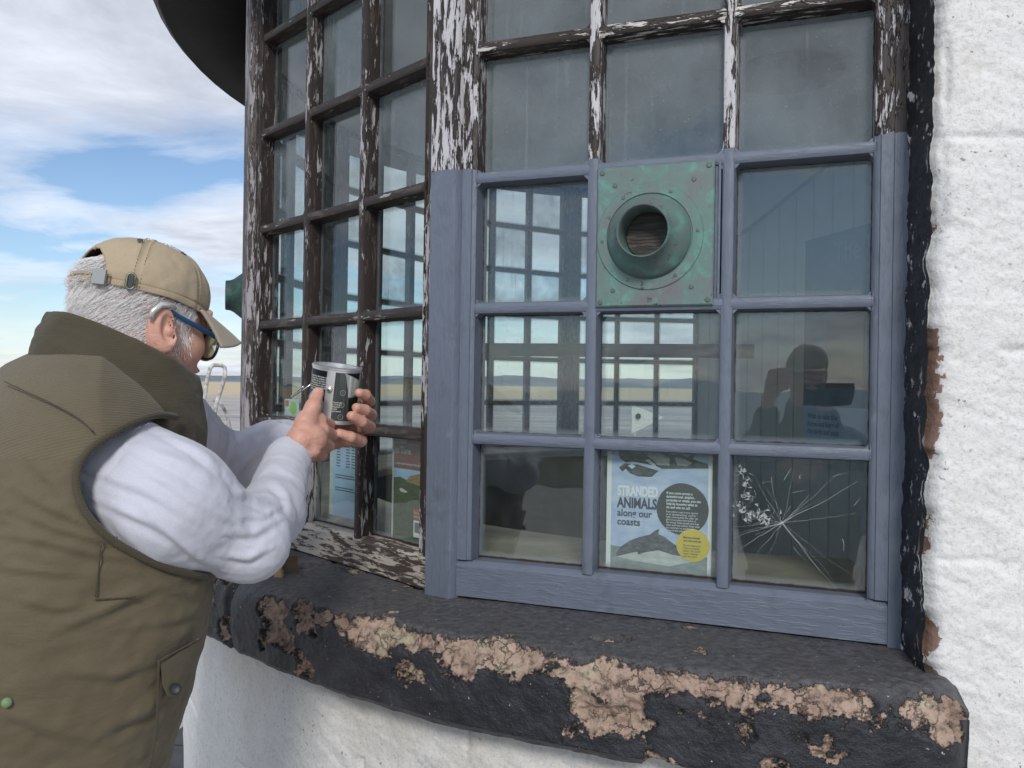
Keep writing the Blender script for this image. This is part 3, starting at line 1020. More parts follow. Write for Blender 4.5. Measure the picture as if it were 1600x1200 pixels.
def make_window(i, label, fresh=False, vent=False):
    mv = MAT['fresh_v'] if fresh else MAT['peel_v']
    mh = MAT['fresh_h'] if fresh else MAT['peel_h']
    mr = MAT['fresh_h'] if fresh else MAT['old_rail']
    M = facet_matrix(i)
    tagk = 'f' if fresh else 'o'
    # frame: stiles and top rail
    fr = MB()
    sp = [(-0.0, 0.0), (0.0, 0.055), (0.031, 0.055), (0.031, 0.0), (0.0115, 0.0), (0.0105, 0.003), (0.0065, 0.0042), (0.0025, 0.0062)]
    for s in (-1, 1):
        fr.prism([(a * s, b) for a, b in sp], (0.357 * s, 0.0, ZB + 0.071), (0.357 * s, 0.0, ZT), (1, 0, 0), (0, 1, 0))
    fr.box((-0.3565, 0.001, ZH[0] + 0.003), (0.3565, 0.054, ZT - 0.001))
    w = auto_smooth(fr.build('window', mv), 30)
    w.matrix_world = M
    w['label'] = label
    w.parent = building
    w.matrix_parent_inverse = Matrix.Translation(building.location).inverted()

    def sub(o):
        o.parent = w
        return o
    br = MB()
    br.prism([(0.0, 0.0), (0.0, 0.055), (0.070, 0.055), (0.070, 0.012), (0.064, 0.004), (0.060, 0.0)], (-0.388, -0.001, ZB), (0.388, -0.001, ZB), (0, 0, 1), (0, 1, 0))
    sub(auto_smooth(br.build('bottom_rail', mr), 30))
    for k, x in enumerate(XV[1:3]):
        mb = MB().prism(BAR, (x, 0, ZH[-1] - 0.008), (x, 0, ZH[0] + 0.006), (1, 0, 0), (0, 1, 0))
        sub(auto_smooth(mb.build('upright_bar', mv), 30))
    for k, z in enumerate(ZH[1:-1]):
        mb = MB().prism(BAR, (-0.3595, 0.0008, z), (0.3595, 0.0008, z), (0, 0, 1), (0, 1, 0))
        for c in range(3):
            xa = XV[c] + (0.0118 if c else 0.0)
            xb = XV[c + 1] - (0.0118 if c < 2 else 0.0)
            for (z0, z1) in ((z + 0.0118, z + 0.2),):
                corner_fillets(mb, xa, xb, z + 0.0118, z + 0.2436, 0.0042, 0.036, FILLET) if z < 0.9 else None
        sub(auto_smooth(mb.build('cross_bar', mh), 30))
    rnd = random.Random(31 + i)
    for c in range(3):
        for r in range(6):
            if vent and c == 1 and r == 3:
                continue
            x0, x1 = XV[c] - 0.002, XV[c + 1] + 0.002
            z1, z0 = ZH[r] + 0.002, ZH[r + 1] - 0.002
            xa = x0 + (0.0118 if c else 0)
            xb = x1 - (0.0118 if c < 2 else 0)
            za = z0 + (0.0118 if r < 5 else 0)
            zb = z1 - (0.0118 if r > 0 else 0)
            p = link('pane', pane_mesh(xb - xa, zb - za), None)
            if not p.data.materials:
                p.data.materials.append(MAT['glass'])
            p.material_slots[0].link = 'OBJECT'
            p.material_slots[0].material = MAT['glass_wet'] if (i == 0 and c == 0 and r in (3, 4)) else (MAT['glass_dirty_hazed'] if (rnd.random() < 0.5 and r < 3) or (i == 0 and r < 3) else MAT['glass'])
            p.location = ((xa + xb) / 2, GL_Y, (za + zb) / 2)
            k = 0.25 if (i == 0 and c == 2 and r == 4) else 1.0
            p.rotation_euler = (R(rnd.uniform(-0.35, 0.35)) * k, 0, R(rnd.uniform(-0.45, 0.45)) * k)
            sub(p)
            if i == 0 and c == 2 and r == 5:
                p['label'] = 'cracked pane with a star of cracks and a shattered corner'
    return w


def add_vent(w, dark=False):
    """copper ventilator plate with flange ring and short spout, in the window frame w"""
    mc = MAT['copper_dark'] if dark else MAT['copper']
    cx, cz = -0.0145, 0.2705
    pl = MB()
    # plate with a bevelled rim
    x0, x1, z0, z1 = -0.1125, 0.1000, 0.1445, 0.4005
    V, F = [], []
    for (e, y) in ((0.0, 0.012), (0.0, -0.0035), (0.0025, -0.0055)):
        V += [(x0 + e, y, z0 + e), (x1 - e, y, z0 + e), (x1 - e, y, z1 - e), (x0 + e, y, z1 - e)]
    for k in (0, 4):
        F += [(k + j, k + (j + 1) % 4, k + 4 + (j + 1) % 4, k + 4 + j) for j in range(4)]
    F += [(8, 9, 10, 11), (3, 2, 1, 0)]
    pl.add(V, F)
    # timber packing visible beside the plate
    plate = auto_smooth(pl.build('ventilator_plate', mc), 30)
    plate.parent = w
    for pa_, pb_ in (((0.1003, 0.006, 0.150), (0.1060, 0.03, 0.398)), ((-0.1205, 0.014, 0.150), (-0.1130, 0.03, 0.398)), ((0.1064, 0.001, 0.150), (0.1100, 0.03, 0.398))):
        o = MB().box(pa_, pb_).build('packing_strip', MAT['fresh_v'] if not dark else MAT['peel_v'])
        o.parent = w
    Mx = Matrix.Translation((cx, 0, cz)) @ Matrix.Rotation(R(90), 4, 'X')     # local z -> -y (outwards)
    fl = MB().lathe([(0.0775, 0.0052), (0.0785, 0.0078), (0.0955, 0.0078), (0.0968, 0.0066), (0.0972, 0.0045)], 64, Mx)
    o = auto_smooth(fl.build('flange_ring', mc), 30)
    o.parent = w
    spt = MB().lathe([(0.0755, 0.003), (0.0755, 0.0105), (0.074, 0.0135), (0.0700, 0.020), (0.062, 0.030), (0.054, 0.040), (0.049, 0.050), (0.0475, 0.058),
                      (0.0472, 0.064), (0.0455, 0.0665), (0.0437, 0.0645), (0.0435, 0.055), (0.0435, 0.012), (0.0435, -0.02)], 64, Mx)
    o = auto_smooth(spt.build('spout', mc), 50)
    o.parent = w
    wd = MB().lathe([(0.0434, -0.006), (0.043, 0.006), (0.040, 0.009)], 40, Mx, close=True)
    o = wd.build('timber_plug', MAT['oldwood'])
    o.parent = w
    ck = MB()
    rr = random.Random(5)
    for k in range(13):
        zz_ = cz - 0.036 + k * 0.006
        hw = math.sqrt(max(0, 0.0385 ** 2 - (zz_ - cz) ** 2))
        pts = [(cx - hw + 2 * hw * t, -0.0092, zz_ + rr.uniform(-0.0012, 0.0012)) for t in np.linspace(rr.uniform(0, .2), rr.uniform(.75, 1), 9)]
        ck.tube(pts, rr.choice([0.0004, 0.0007, 0.0009]), 4)
    o = ck.build('timber_crack', MAT['black'])
    o.parent = w
    scr = []
    for a in range(6):
        t = R(60 * a + 4)
        scr.append((cx + 0.0868 * math.cos(t), cz + 0.0868 * math.sin(t), -0.0078, 0.0032))
    for sx, sz in ((-0.103, 0.391), (0.090, 0.391), (-0.104, 0.153), (0.0915, 0.154)):
        scr.append((sx, sz, -0.0055, 0.0048))
    for sx, sz in ((-0.079, 0.366), (0.064, 0.368), (-0.080, 0.174), (0.062, 0.177)):
        scr.append((sx, sz, -0.0055, 0.0042))
    me = None
    for (sx, sz, y, r) in scr:
        if me is None:
            b = MB().lathe([(1.0, -0.1), (1.0, 0.18), (0.8, 0.34), (0.25, 0.36), (0.0, 0.36)], 12, Matrix.Rotation(R(90), 4, 'X'))
            o = auto_smooth(b.build('screw', MAT['screw']), 35)
            me = o.data
        else:
            o = link('screw', me)
        o.parent = w
        o.location = (sx, y, sz)
        o.scale = (r, r, r)


wlabels = ['window facing the camera, old paint flaking above and fresh grey-blue paint below',
           'brown window with peeling paint behind the paint tin',
           'window seen edge on with a dark vent', 'far window at left of the room', 'far window at the back of the room',
           'far window seen through the front panes', 'far window beside the panelled partition']
wins = []
for i in range(7):
    w = make_window(i, wlabels[i], fresh=(i == 0), vent=(i in (0, 2)))
    wins.append(w)
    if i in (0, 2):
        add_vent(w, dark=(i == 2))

# ---- posts at the corners
for i, p in enumerate(posts):
    a = math.atan2(p.y - C2.y, p.x - C2.x)
    rad = Vector((math.cos(a), math.sin(a), 0))
    tan = Vector((-math.sin(a), math.cos(a), 0))
    mb = MB()
    if i in (0, 7):
        h = heads[0] if i == 0 else heads[6]
        dd = Vector((math.cos(h), -math.sin(h), 0))
        nn = Vector((-math.sin(h), -math.cos(h), 0))
        s = -1 if i == 0 else 1
        c = p - dd * (-s) * 0.0
        # board flush with the frame: from the stile edge to the reveal
        prof_ = [(0.0355 * 1.03, 0.0025), (0.0355 * 1.03, -0.06), (-0.012, -0.06), (-0.012, 0.0025)]
        prof_ = [(q[0] * s, q[1]) for q in prof_]
        mb.prism(prof_, p + Vector((0, 0, ZB - 0.008)), p + Vector((0, 0, ZT)), dd, nn)
    else:
        pr = [(-0.0300, 0.0085), (0.0300, 0.0085), (0.0322, 0.006), (0.0372, -0.016), (0.030, -0.075), (-0.030, -0.075), (-0.0372, -0.016), (-0.0322, 0.006)]
        mb.prism(pr, p + Vector((0, 0, ZB - 0.006)), p + Vector((0, 0, ZT)), tan, rad)
    o = auto_smooth(mb.build('corner_post', MAT['fresh_v'] if i < 2 else MAT['peel_post']), 30)
    child(o)

# ---- interior
Mc = Matrix.Translation((C2.x, C2.y, 0))


def arc_strip(name, prof_, pa, pb, n, mat):
    V, F = [], []
    m = len(prof_)
    for k in range(n):
        a = pa + (pb - pa) * k / (n - 1)
        for r, z in prof_:
            V.append(pol(a, r, z))
    F = [tuple(int(x) for x in f) for f in grid_faces(n, m)]
    return child(mesh(name, V, F, mat))


ARC0, ARC1 = PH_AR + R(1), PH_END - R(1)
arc_strip('interior_ledge', [(1.815, -0.415), (1.815, -0.362), (1.48, -0.362), (1.475, -0.37), (1.475, -0.395), (1.52, -0.395)], ARC0, ARC1, 60, MAT['ledge'])
arc_strip('interior_dado', [(1.53, -0.39), (1.53, GROUND - 0.05)], ARC0, ARC1, 60, MAT['inner_dark'])
child(MB().lathe([(0.001, 1.185), (1.84, 1.185)], 64, Mc).build('ceiling', MAT['inner']))
child(MB().lathe([(0.001, GROUND + 0.06), (1.98, GROUND + 0.06)], 64, Mc).build('floor', MAT['floor']))
# round hatch on the ceiling
hp = at(1230, 112, 3.75)
hz = 1.185
hp = hp * (hz / hp.z)
child(auto_smooth(MB().lathe([(0.20, 0.0), (0.20, -0.018), (0.185, -0.022), (0.001, -0.022)], 40, Matrix.Translation((hp.x, hp.y, hz))).build('ceiling_hatch', MAT['inner_dark']), 30))
# panelled partition: separate boards
PA = Vector((posts[7].x - 0.03, posts[7].y - 0.05, 0))
PB = Vector((2.02, 1.75, 0))
pd = (PB - PA)
plen = pd.length
pd.normalize()
pn = Vector((pd.y, -pd.x, 0))
if pn.dot(Vector((0, 0, 0)) - PA) < 0:
    pn = -pn
nb = int(plen / 0.145)
bme = None
for k in range(nb):
    if bme is None:
        b = MB().prism([(0.002, 0), (0.143, 0), (0.143, 0.014), (0.139, 0.018), (0.006, 0.018), (0.002, 0.014)], (0, 0, GROUND + 0.06), (0, 0, 1.184), (1, 0, 0), (0, -1, 0))
        o = b.build('partition_board', MAT['inner'])
        bme = o.data
    else:
        o = link('partition_board', bme)
    ang = math.atan2(pd.y, pd.x)
    q = PA + pd * 0.145 * k
    o.matrix_world = Matrix.Translation(q) @ Matrix.Rotation(ang, 4, 'Z') @ (Matrix.Scale(1, 4) if pn.dot(Vector((math.sin(ang), -math.cos(ang), 0))) > 0 else Matrix.Scale(-1, 4, (0, 1, 0)))
    child(o)
# backing wall closing the room behind the partition, an added slab drawing its lit slanting edge and a rail across the room
bk = MB().prism([(0, -0.004), (0, -0.05), (plen, -0.05), (plen, -0.004)], PA + Vector((0, 0, GROUND)), PA + Vector((0, 0, 1.19)), pd, pn)
child(bk.build('partition_backing', MAT['inner_dark']))


def part_pt(px, py, off=0.0):
    """point where a photo ray meets the partition's front, lifted by off"""
    r = at(px, py, 1.0)
    base = PA + pn * (0.018 + off)
    t = base.dot(pn) / r.dot(pn)
    return r * t


b0, b1 = part_pt(1150, 345), part_pt(1370, 160)
mbb = MB()
dv = (b1 - b0).normalized()
mbb.prism([(-0.11, 0.0), (0.11, 0.0), (0.11, 0.03), (-0.11, 0.03)], b0 - dv * 0.25, b1 + dv * 0.6, pn.cross(dv), pn)
child(mbb.build('lit_edge_slab', MAT['inner']))  # added slab standing in for a diagonal edge of light on the boards
ra, rb = at(745, 546, 4.55), at(1178, 549, 4.05)
rl = MB().tube([ra + (ra - rb) * 0.15, ra, (ra + rb) / 2, rb], 0.036, 10)
child(rl.build('room_rail', MAT['inner_dark'], None, True))


def win_pt(i, px, py, y=GL_Y):
    """window-local point where a photo ray meets the plane y of window i"""
    Mi = facet_matrix(i).inverted()
    o = Mi @ Vector((0, 0, 0))
    d = Mi.to_3x3() @ at(px, py, 1.0)
    t = (y - o.y) / d.y
    return o + d * t


# ---- cracks in the lower right pane
w0 = wins[0]
rr = random.Random(12)
MAT['crack'] = newmat('crack_edge', (0.75, 0.78, 0.78), 0.25)[0]
cr = MB()
YC = GL_Y - 0.0022
c0 = win_pt(0, 1222, 817, YC)


def crack_line(a, b, r=0.0006, n=11, wob=0.0028):
    a, b = Vector(a), Vector(b)
    side = (b - a).normalized().cross(Vector((0, 1, 0)))
    pts, off = [], 0
    for k in range(n):
        t = k / (n - 1)
        off += rr.uniform(-wob, wob) * 0.6
        pts.append(a.lerp(b, t) + side * off * math.sin(PI * t))
    cr.tube(pts, [0.44 * r * (1 - 0.7 * k / (n - 1)) for k in range(n)], 4)


for (x, y, r) in ((1340, 752, 7), (1346, 800, 3.5), (1322, 730, 4), (1312, 925, 4), (1282, 895, 5), (1150, 862, 7), (1146, 842, 6), (1146, 823, 4), (1180, 870, 5), (1200, 868, 3),
                  (1160, 800, 5), (1265, 772, 6), (1290, 780, 3), (1300, 905, 3), (1240, 735, 3), (1335, 900, 2.5), (1150, 835, 4), (1195, 760, 4), (1180, 745, 4)):
    crack_line(c0, win_pt(0, x, y, YC), r * 1.05e-4)
for (x0, y0, x1, y1, r) in ((1225, 750, 1245, 725, 6), (1238, 770, 1262, 765, 4), (1205, 745, 1215, 790, 4), (1190, 755, 1215, 752, 3), (1316, 842, 1318, 862, 7),
                            (1250, 748, 1252, 742, 8), (1236, 790, 1228, 808, 4), (1300, 745, 1330, 735, 3), (1240, 855, 1262, 880, 3), (1335, 790, 1345, 775, 5), (1180, 835, 1200, 830, 3)):
    crack_line(win_pt(0, x0, y0, YC), win_pt(0, x1, y1, YC), r * 1.1e-4, 5)
for k in range(90):
    t = rr.random()
    cx, cy = (1150 + 50 * t + rr.gauss(0, 11), 790 + 20 * t + rr.gauss(0, 9)) if k < 60 else (1155 + 18 * t + rr.gauss(0, 6), 722 + 55 * t + rr.gauss(0, 6))
    if cx < 1145:
        cx = 1146 + rr.random() * 10
    a = rr.uniform(0, PI)
    L = rr.uniform(4, 13)
    crack_line(win_pt(0, cx, cy, YC), win_pt(0, max(1143, cx + L * math.cos(a)), cy + L * math.sin(a), YC), rr.uniform(3, 7) * 1e-4 * 1.0, 4, 0.001)
o = cr.build('glass_crack', MAT['crack'])
o.parent = w0
m_, nt, b_ = newmat('crazed_glass', (0.72, 0.76, 0.76), 0.35)
b_.inputs['Alpha'].default_value = 0.30
fk = MB()
for k in range(64):
    t = rr.random()
    cx, cy = (1150 + 52 * t + rr.gauss(0, 7), 788 + 24 * t + rr.gauss(0, 8)) if k < 40 else (1156 + 14 * t + rr.gauss(0, 4), 722 + 58 * t)
    cx = max(1147, cx)
    tri = [win_pt(0, max(1143, cx + rr.uniform(1, 6) * math.cos(q)), cy + rr.uniform(1, 6) * math.sin(q), YC - 0.0006 - rr.random() * 0.0006) for q in (rr.uniform(0, 2), rr.uniform(2.1, 4.1), rr.uniform(4.2, 6.2))]
    bk_ = [p + Vector((0, 0.0009, 0)) for p in tri]
    fk.add(tri + bk_, [(0, 1, 2), (5, 4, 3), (0, 3, 4, 1), (1, 4, 5, 2), (2, 5, 3, 0)])
o = fk.build('glass_splinters', m_)
o['kind'] = 'stuff'
o.parent = w0


# ------------------------------------------------------------------ print
def text_mesh(body, size, extr=0.00015, align='LEFT', bold=0.0, space=1.0):
    cu = bpy.data.curves.new('lettering', 'FONT')
    cu.body = body
    cu.size = size
    cu.extrude = extr
    cu.offset = bold
    cu.align_x = align
    cu.space_line = space
    cu.resolution_u = 3
    ob = bpy.data.objects.new('lettering', cu)
    col.objects.link(ob)
    bpy.context.view_layer.update()
    me = bpy.data.meshes.new_from_object(ob.evaluated_get(bpy.context.evaluated_depsgraph_get()))
    bpy.data.objects.remove(ob)
    bpy.data.curves.remove(cu)
    return me


FR = Matrix(((1, 0, 0, 0), (0, 0, -1, 0), (0, 1, 0, 0), (0, 0, 0, 1)))     # text xy -> sheet xz, facing -y


def add_text(par, body, x, z, size, mat, sx=1.0, bold=0.0, y=-0.0011, space=1.0, name='lettering'):
    me = text_mesh(body, size, bold=bold, space=space)
    me.transform(Matrix.Translation((x, y, z)) @ FR @ Matrix.Scale(sx, 4, (1, 0, 0)))
    return link(name, me, mat, par)


def flat(par, pts, mat, y=-0.0006, name='print', th=0.0003):
    """flat printed shape, outline in sheet x,z"""
    n = len(pts)
    V = [(p[0], y, p[1]) for p in pts] + [(p[0], y + th, p[1]) for p in pts]
    F = [tuple(range(n)), tuple(range(n, 2 * n))[::-1]] + [(i, i + n, (i + 1) % n + n, (i + 1) % n) for i in range(n)]
    o = mesh(name, V, F, mat, par)
    bm = bmesh.new()
    bm.from_mesh(o.data)
    bmesh.ops.recalc_face_normals(bm, faces=bm.faces)
    bmesh.ops.triangulate(bm, faces=[f for f in bm.faces if len(f.verts) > 4])
    bm.to_mesh(o.data)
    bm.free()
    return o


def disc(cx, cz, r, n=36):
    return [(cx + r * math.cos(2 * PI * k / n), cz + r * math.sin(2 * PI * k / n)) for k in range(n)]


def rect(x0, z0, x1, z1):
    return [(x0, z0), (x1, z0), (x1, z1), (x0, z1)]


def sheet(name, label, cat, M, w, h, mat, bend=0.0):
    """a sheet of paper: origin at its lower left corner"""
    o = mesh(name, [(0, 0, 0), (w, 0, 0), (w, 0, h), (0, 0, h), (0, 0.0005, 0), (w, 0.0005, 0), (w, 0.0005, h), (0, 0.0005, h)],
             [(0, 1, 2, 3), (7, 6, 5, 4), (0, 4, 5, 1), (1, 5, 6, 2), (2, 6, 7, 3), (3, 7, 4, 0)], mat)
    o.matrix_world = M
    return tag(o, label, cat)


def printed(name, c1, c2, sc=20, c3=None):
    m, nt, b = newmat(name, c1, 0.5)
    v = oc(nt)
    c = mixc(nt, ramp(nt, noise(nt, mapping(nt, v, (1, 1, 2.5)), sc, 5, 0.6), [(0.35, 0.0), (0.65, 1.0)]), c1, c2)
    if c3:
        c = mixc(nt, ramp(nt, noise(nt, v, sc * 3, 5, 0.65), [(0.55, 0.0), (0.62, 1.0)]), c, c3)
    lk(nt, c, b.inputs['Base Color'])
    return m


P_SKY = printed('print_pale_sea', (0.42, 0.53, 0.78), (0.62, 0.70, 0.86), 25)
P_SEA = printed('print_grey_sea', (0.20, 0.25, 0.25), (0.36, 0.40, 0.38), 40)
P_FOAM = printed('print_foam', (0.50, 0.53, 0.50), (0.66, 0.68, 0.66), 50)
P_SEAL = printed('print_seal_fur', (0.035, 0.042, 0.048), (0.15, 0.17, 0.18), 60)
P_BELLY = printed('print_pale_fur', (0.30, 0.31, 0.32), (0.60, 0.60, 0.58), 60)
P_DARK = newmat('print_dark_green', (0.02, 0.035, 0.035), 0.5)[0]
P_WHITE = newmat('print_white', (0.90, 0.91, 0.92), 0.5)[0]
P_NAVY = newmat('print_navy', (0.03, 0.045, 0.075), 0.5)[0]
P_YEL = newmat('print_yellow', (0.75, 0.56, 0.05), 0.5)[0]
P_BLUE = printed('print_pale_blue', (0.36, 0.52, 0.74), (0.42, 0.58, 0.78), 12)
P_BROWN = newmat('print_brown', (0.17, 0.055, 0.032), 0.5)[0]
P_HILL = printed('print_hillside', (0.022, 0.045, 0.018), (0.07, 0.11, 0.03), 45, (0.10, 0.10, 0.045))
P_CLIFF = printed('print_cliff', (0.22, 0.15, 0.07), (0.38, 0.27, 0.13), 70)
P_TEAL = printed('print_deep_blue', (0.030, 0.085, 0.16), (0.05, 0.13, 0.22), 6)
P_INK = newmat('print_ink', (0.05, 0.07, 0.12), 0.5)[0]
P_RED = newmat('print_rust', (0.40, 0.11, 0.05), 0.5)[0]

# poster in the middle bottom pane
M0, M1 = facet_matrix(0), facet_matrix(1)
pa = win_pt(0, 946, 896, GL_Y + 0.005)
pw, ph = 0.196, 0.252
po = sheet('poster', 'blue poster about stranded animals taped inside the middle bottom pane', 'poster', M0 @ Matrix.Translation((pa.x, GL_Y + 0.006, -0.352)), pw, ph, P_WHITE)
flat(po, rect(0.009, 0.001, pw - 0.007, ph - 0.001), P_SKY, -0.0004, 'photo_print')
flat(po, [(0.009, 0.001), (pw - 0.007, 0.001), (pw - 0.007, 0.042), (0.150, 0.052), (0.10, 0.040), (0.05, 0.048), (0.009, 0.050)], P_SEA, -0.0007, 'water_print')
flat(po, [(0.020, 0.030), (0.06, 0.024), (0.12, 0.020), (0.165, 0.032), (0.150, 0.060), (0.10, 0.055), (0.05, 0.040)], P_FOAM, -0.0010, 'foam_print')
# seal at the top, resting on wet sand, with its reflection
seal = [(0.026, 0.214), (0.021, 0.224), (0.026, 0.238), (0.040, 0.246), (0.060, 0.248), (0.078, 0.246), (0.088, 0.238), (0.097, 0.231), (0.112, 0.233), (0.122, 0.226), (0.140, 0.227), (0.152, 0.223),
        (0.157, 0.229), (0.166, 0.228), (0.160, 0.220), (0.172, 0.216), (0.187, 0.212), (0.189, 0.204), (0.170, 0.203), (0.140, 0.201), (0.105, 0.199), (0.092, 0.204), (0.072, 0.207), (0.050, 0.210), (0.036, 0.208)]
flat(po, seal, P_SEAL, -0.0010, 'seal_print')
flat(po, [(0.083, 0.232), (0.100, 0.229), (0.118, 0.220), (0.118, 0.205), (0.096, 0.206), (0.088, 0.214), (0.076, 0.222)], P_BELLY, -0.0013, 'pale_fur_print')
flat(po, [(0.128, 0.222), (0.146, 0.219), (0.160, 0.212), (0.150, 0.206), (0.132, 0.207)], P_BELLY, -0.0013, 'pale_fur_print')
flat(po, [(0.072, 0.214), (0.084, 0.206), (0.094, 0.199), (0.098, 0.197), (0.092, 0.206), (0.080, 0.216)], P_FOAM, -0.0015, 'flipper_print')
flat(po, [(0.023, 0.198), (0.030, 0.190), (0.036, 0.196), (0.044, 0.188), (0.060, 0.183), (0.085, 0.183), (0.098, 0.195), (0.060, 0.205), (0.034, 0.206)], P_SEAL, -0.0012, 'reflection_print')
flat(po, [(0.040, 0.202), (0.048, 0.206), (0.055, 0.201), (0.048, 0.196)], P_SKY, -0.0016, 'water_print')
# dolphin leaping below
dol = [(0.0215, 0.030), (0.020, 0.036), (0.028, 0.048), (0.045, 0.061), (0.065, 0.070), (0.084, 0.076), (0.092, 0.083), (0.101, 0.088), (0.099, 0.078), (0.112, 0.073), (0.128, 0.062), (0.150, 0.052),
       (0.172, 0.050), (0.178, 0.046), (0.150, 0.040), (0.125, 0.042), (0.100, 0.048), (0.075, 0.042), (0.063, 0.037), (0.060, 0.042), (0.040, 0.036)]
flat(po, dol, P_SEAL, -0.0013, 'dolphin_print')
flat(po, disc(0.143, 0.127, 0.0475), P_DARK, -0.0016, 'text_roundel')
flat(po, disc(0.163, 0.062, 0.0300), P_YEL, -0.0020, 'yellow_roundel')
add_text(po, 'STRANDED', 0.021, 0.146, 0.0255, P_WHITE, 0.585, 0.0011)
add_text(po, 'ANIMALS', 0.021, 0.1235, 0.0265, P_NAVY, 0.69, 0.0010)
add_text(po, 'along our', 0.021, 0.107, 0.0185, P_NAVY, 0.92, 0.0004)
add_text(po, 'coasts', 0.021, 0.0905, 0.0185, P_NAVY, 0.95, 0.0004)
add_text(po, 'If you come across a\nstranded seal, dolphin,\nporpoise or whale, you can\nhelp by knowing what to\ndo and who to call.', 0.1135, 0.1535, 0.0066, P_WHITE, 0.86, 0.00012, -0.0019)
add_text(po, 'If you think a seal is sick, injured\nor an abandoned pup, send for\nhelp, ensuring that the caller can\ngive an accurate description of\nthe animal. Keep people and dogs\naway until help comes. Keep noise\nat a minimum to avoid further\nstress to the animal.', 0.1135, 0.1195, 0.0049, P_WHITE, 0.90, 0.0, -0.0019)
add_text(po, 'Marine animals\nare wild animals', 0.1455, 0.0740, 0.0058, P_NAVY, 0.86, 0.0001, -0.0023)
add_text(po, 'Do not attempt to\nmove or drag the\nanimal. This could\ncause it distress\nand may injure.', 0.1455, 0.0600, 0.0050, P_NAVY, 0.84, 0.0, -0.0023)

# hillside leaflet and timetable in the second window's bottom panes
qa = win_pt(1, 611, 830, GL_Y + 0.006)
lf = sheet('poster', 'brown and green hillside walk poster in the right bottom pane of the brown window', 'poster', M1 @ Matrix.Translation((qa.x, GL_Y + 0.007, -0.352)), 0.155, 0.252, P_HILL)
flat(lf, rect(0.0, 0.0, 0.006, 0.252), P_FOAM, -0.0004, 'sheet_edge')
flat(lf, rect(0.0065, 0.163, 0.155, 0.252), P_BROWN, -0.0004, 'header_print')
flat(lf, [(0.0065, 0.163), (0.155, 0.163), (0.155, 0.148), (0.105, 0.142), (0.060, 0.138), (0.030, 0.145), (0.0065, 0.141)], P_BLUE, -0.0006, 'sky_print')
flat(lf, [(0.052, 0.136), (0.065, 0.149), (0.095, 0.156), (0.155, 0.155), (0.155, 0.133), (0.12, 0.129), (0.085, 0.133)], P_CLIFF, -0.0009, 'cliff_print')
flat(lf, [(0.028, 0.118), (0.036, 0.121), (0.060, 0.114), (0.050, 0.111), (0.034, 0.113)], P_FOAM, -0.0009, 'gull_print')
add_text(lf, 'Steps\nin Time', 0.012, 0.218, 0.022, P_FOAM, 0.85, 0.0002, -0.0009)
add_text(lf, 'a walk in the footsteps of the past', 0.012, 0.172, 0.0075, P_FOAM, 0.9, 0.0, -0.0009)
flat(lf, rect(0.082, 0.020, 0.155, 0.056), P_WHITE, -0.0009, 'notice_print')
flat(lf, rect(0.080, 0.057, 0.155, 0.080), P_RED, -0.0009, 'notice_heading')
add_text(lf, 'Find out more\nabout the trail', 0.084, 0.070, 0.0080, P_FOAM, 0.85, 0.0, -0.0013)
for k in range(5):
    flat(lf, rect(0.112, 0.046 - k * 0.0055, 0.150, 0.0475 - k * 0.0055), P_INK, -0.0012, 'text_line')
flat(lf, rect(0.086, 0.030, 0.106, 0.052), printed('print_grey', (0.10, 0.11, 0.12), (0.2, 0.2, 0.2)), -0.0012, 'picture_print')
ta = win_pt(1, 514, 800, GL_Y + 0.006)
tt = sheet('timetable', 'pale blue printed timetable sheet in the middle bottom pane of the brown window', 'notice', M1 @ Matrix.Translation((ta.x, GL_Y + 0.007, -0.325)), 0.150, 0.235, P_BLUE)
flat(tt, rect(0.0, 0.0, 0.016, 0.235), P_FOAM, -0.0004, 'sheet_margin')
add_text(tt, 'Crossing times', 0.026, 0.208, 0.0105, P_INK, 0.9, 0.0)
for x0, z0, x1, z1 in ((0.024, 0.196, 0.146, 0.1972), (0.024, 0.182, 0.146, 0.1832), (0.024, 0.182, 0.0252, 0.197), (0.066, 0.182, 0.0672, 0.197), (0.106, 0.182, 0.1072, 0.197), (0.145, 0.182, 0.1462, 0.197)):
    flat(tt, rect(x0, z0, x1, z1), P_INK, -0.0005, 'rule')
for cx_, cw in ((0.030, 0.020), (0.072, 0.018), (0.096, 0.018), (0.120, 0.018)):
    flat_ = MB()
    for k in range(9):
        z = 0.174 - k * 0.0068
        flat_.box((cx_, -0.0006, z), (cx_ + cw * rr.uniform(0.7, 1.0), -0.0002, z + 0.0030))
    f_ = flat_.build('text_lines', P_INK, tt)
    f_['kind'] = 'stuff'
flat_ = MB()
for z in (0.098, 0.092, 0.068, 0.062):
    flat_.box((0.026, -0.0006, z), (0.026 + rr.uniform(0.07, 0.115), -0.0002, z + 0.0024))
f_ = flat_.build('text_lines', P_INK, tt)
f_['kind'] = 'stuff'
# small card with a green round sticker
ga = win_pt(1, 444, 655, GL_Y + 0.004)
gc = sheet('card', 'small white card with a bright green round sticker behind the brown window', 'card', M1 @ Matrix.Translation((ga.x, GL_Y + 0.005, -0.092)), 0.075, 0.044, P_FOAM)
P_GREEN = newmat('print_green', (0.22, 0.60, 0.03), 0.5)[0]
flat(gc, disc(0.046, 0.020, 0.017), P_GREEN, -0.0006, 'green_sticker')
flat(gc, rect(0.004, 0.024, 0.022, 0.040), P_RED, -0.0006, 'red_print')

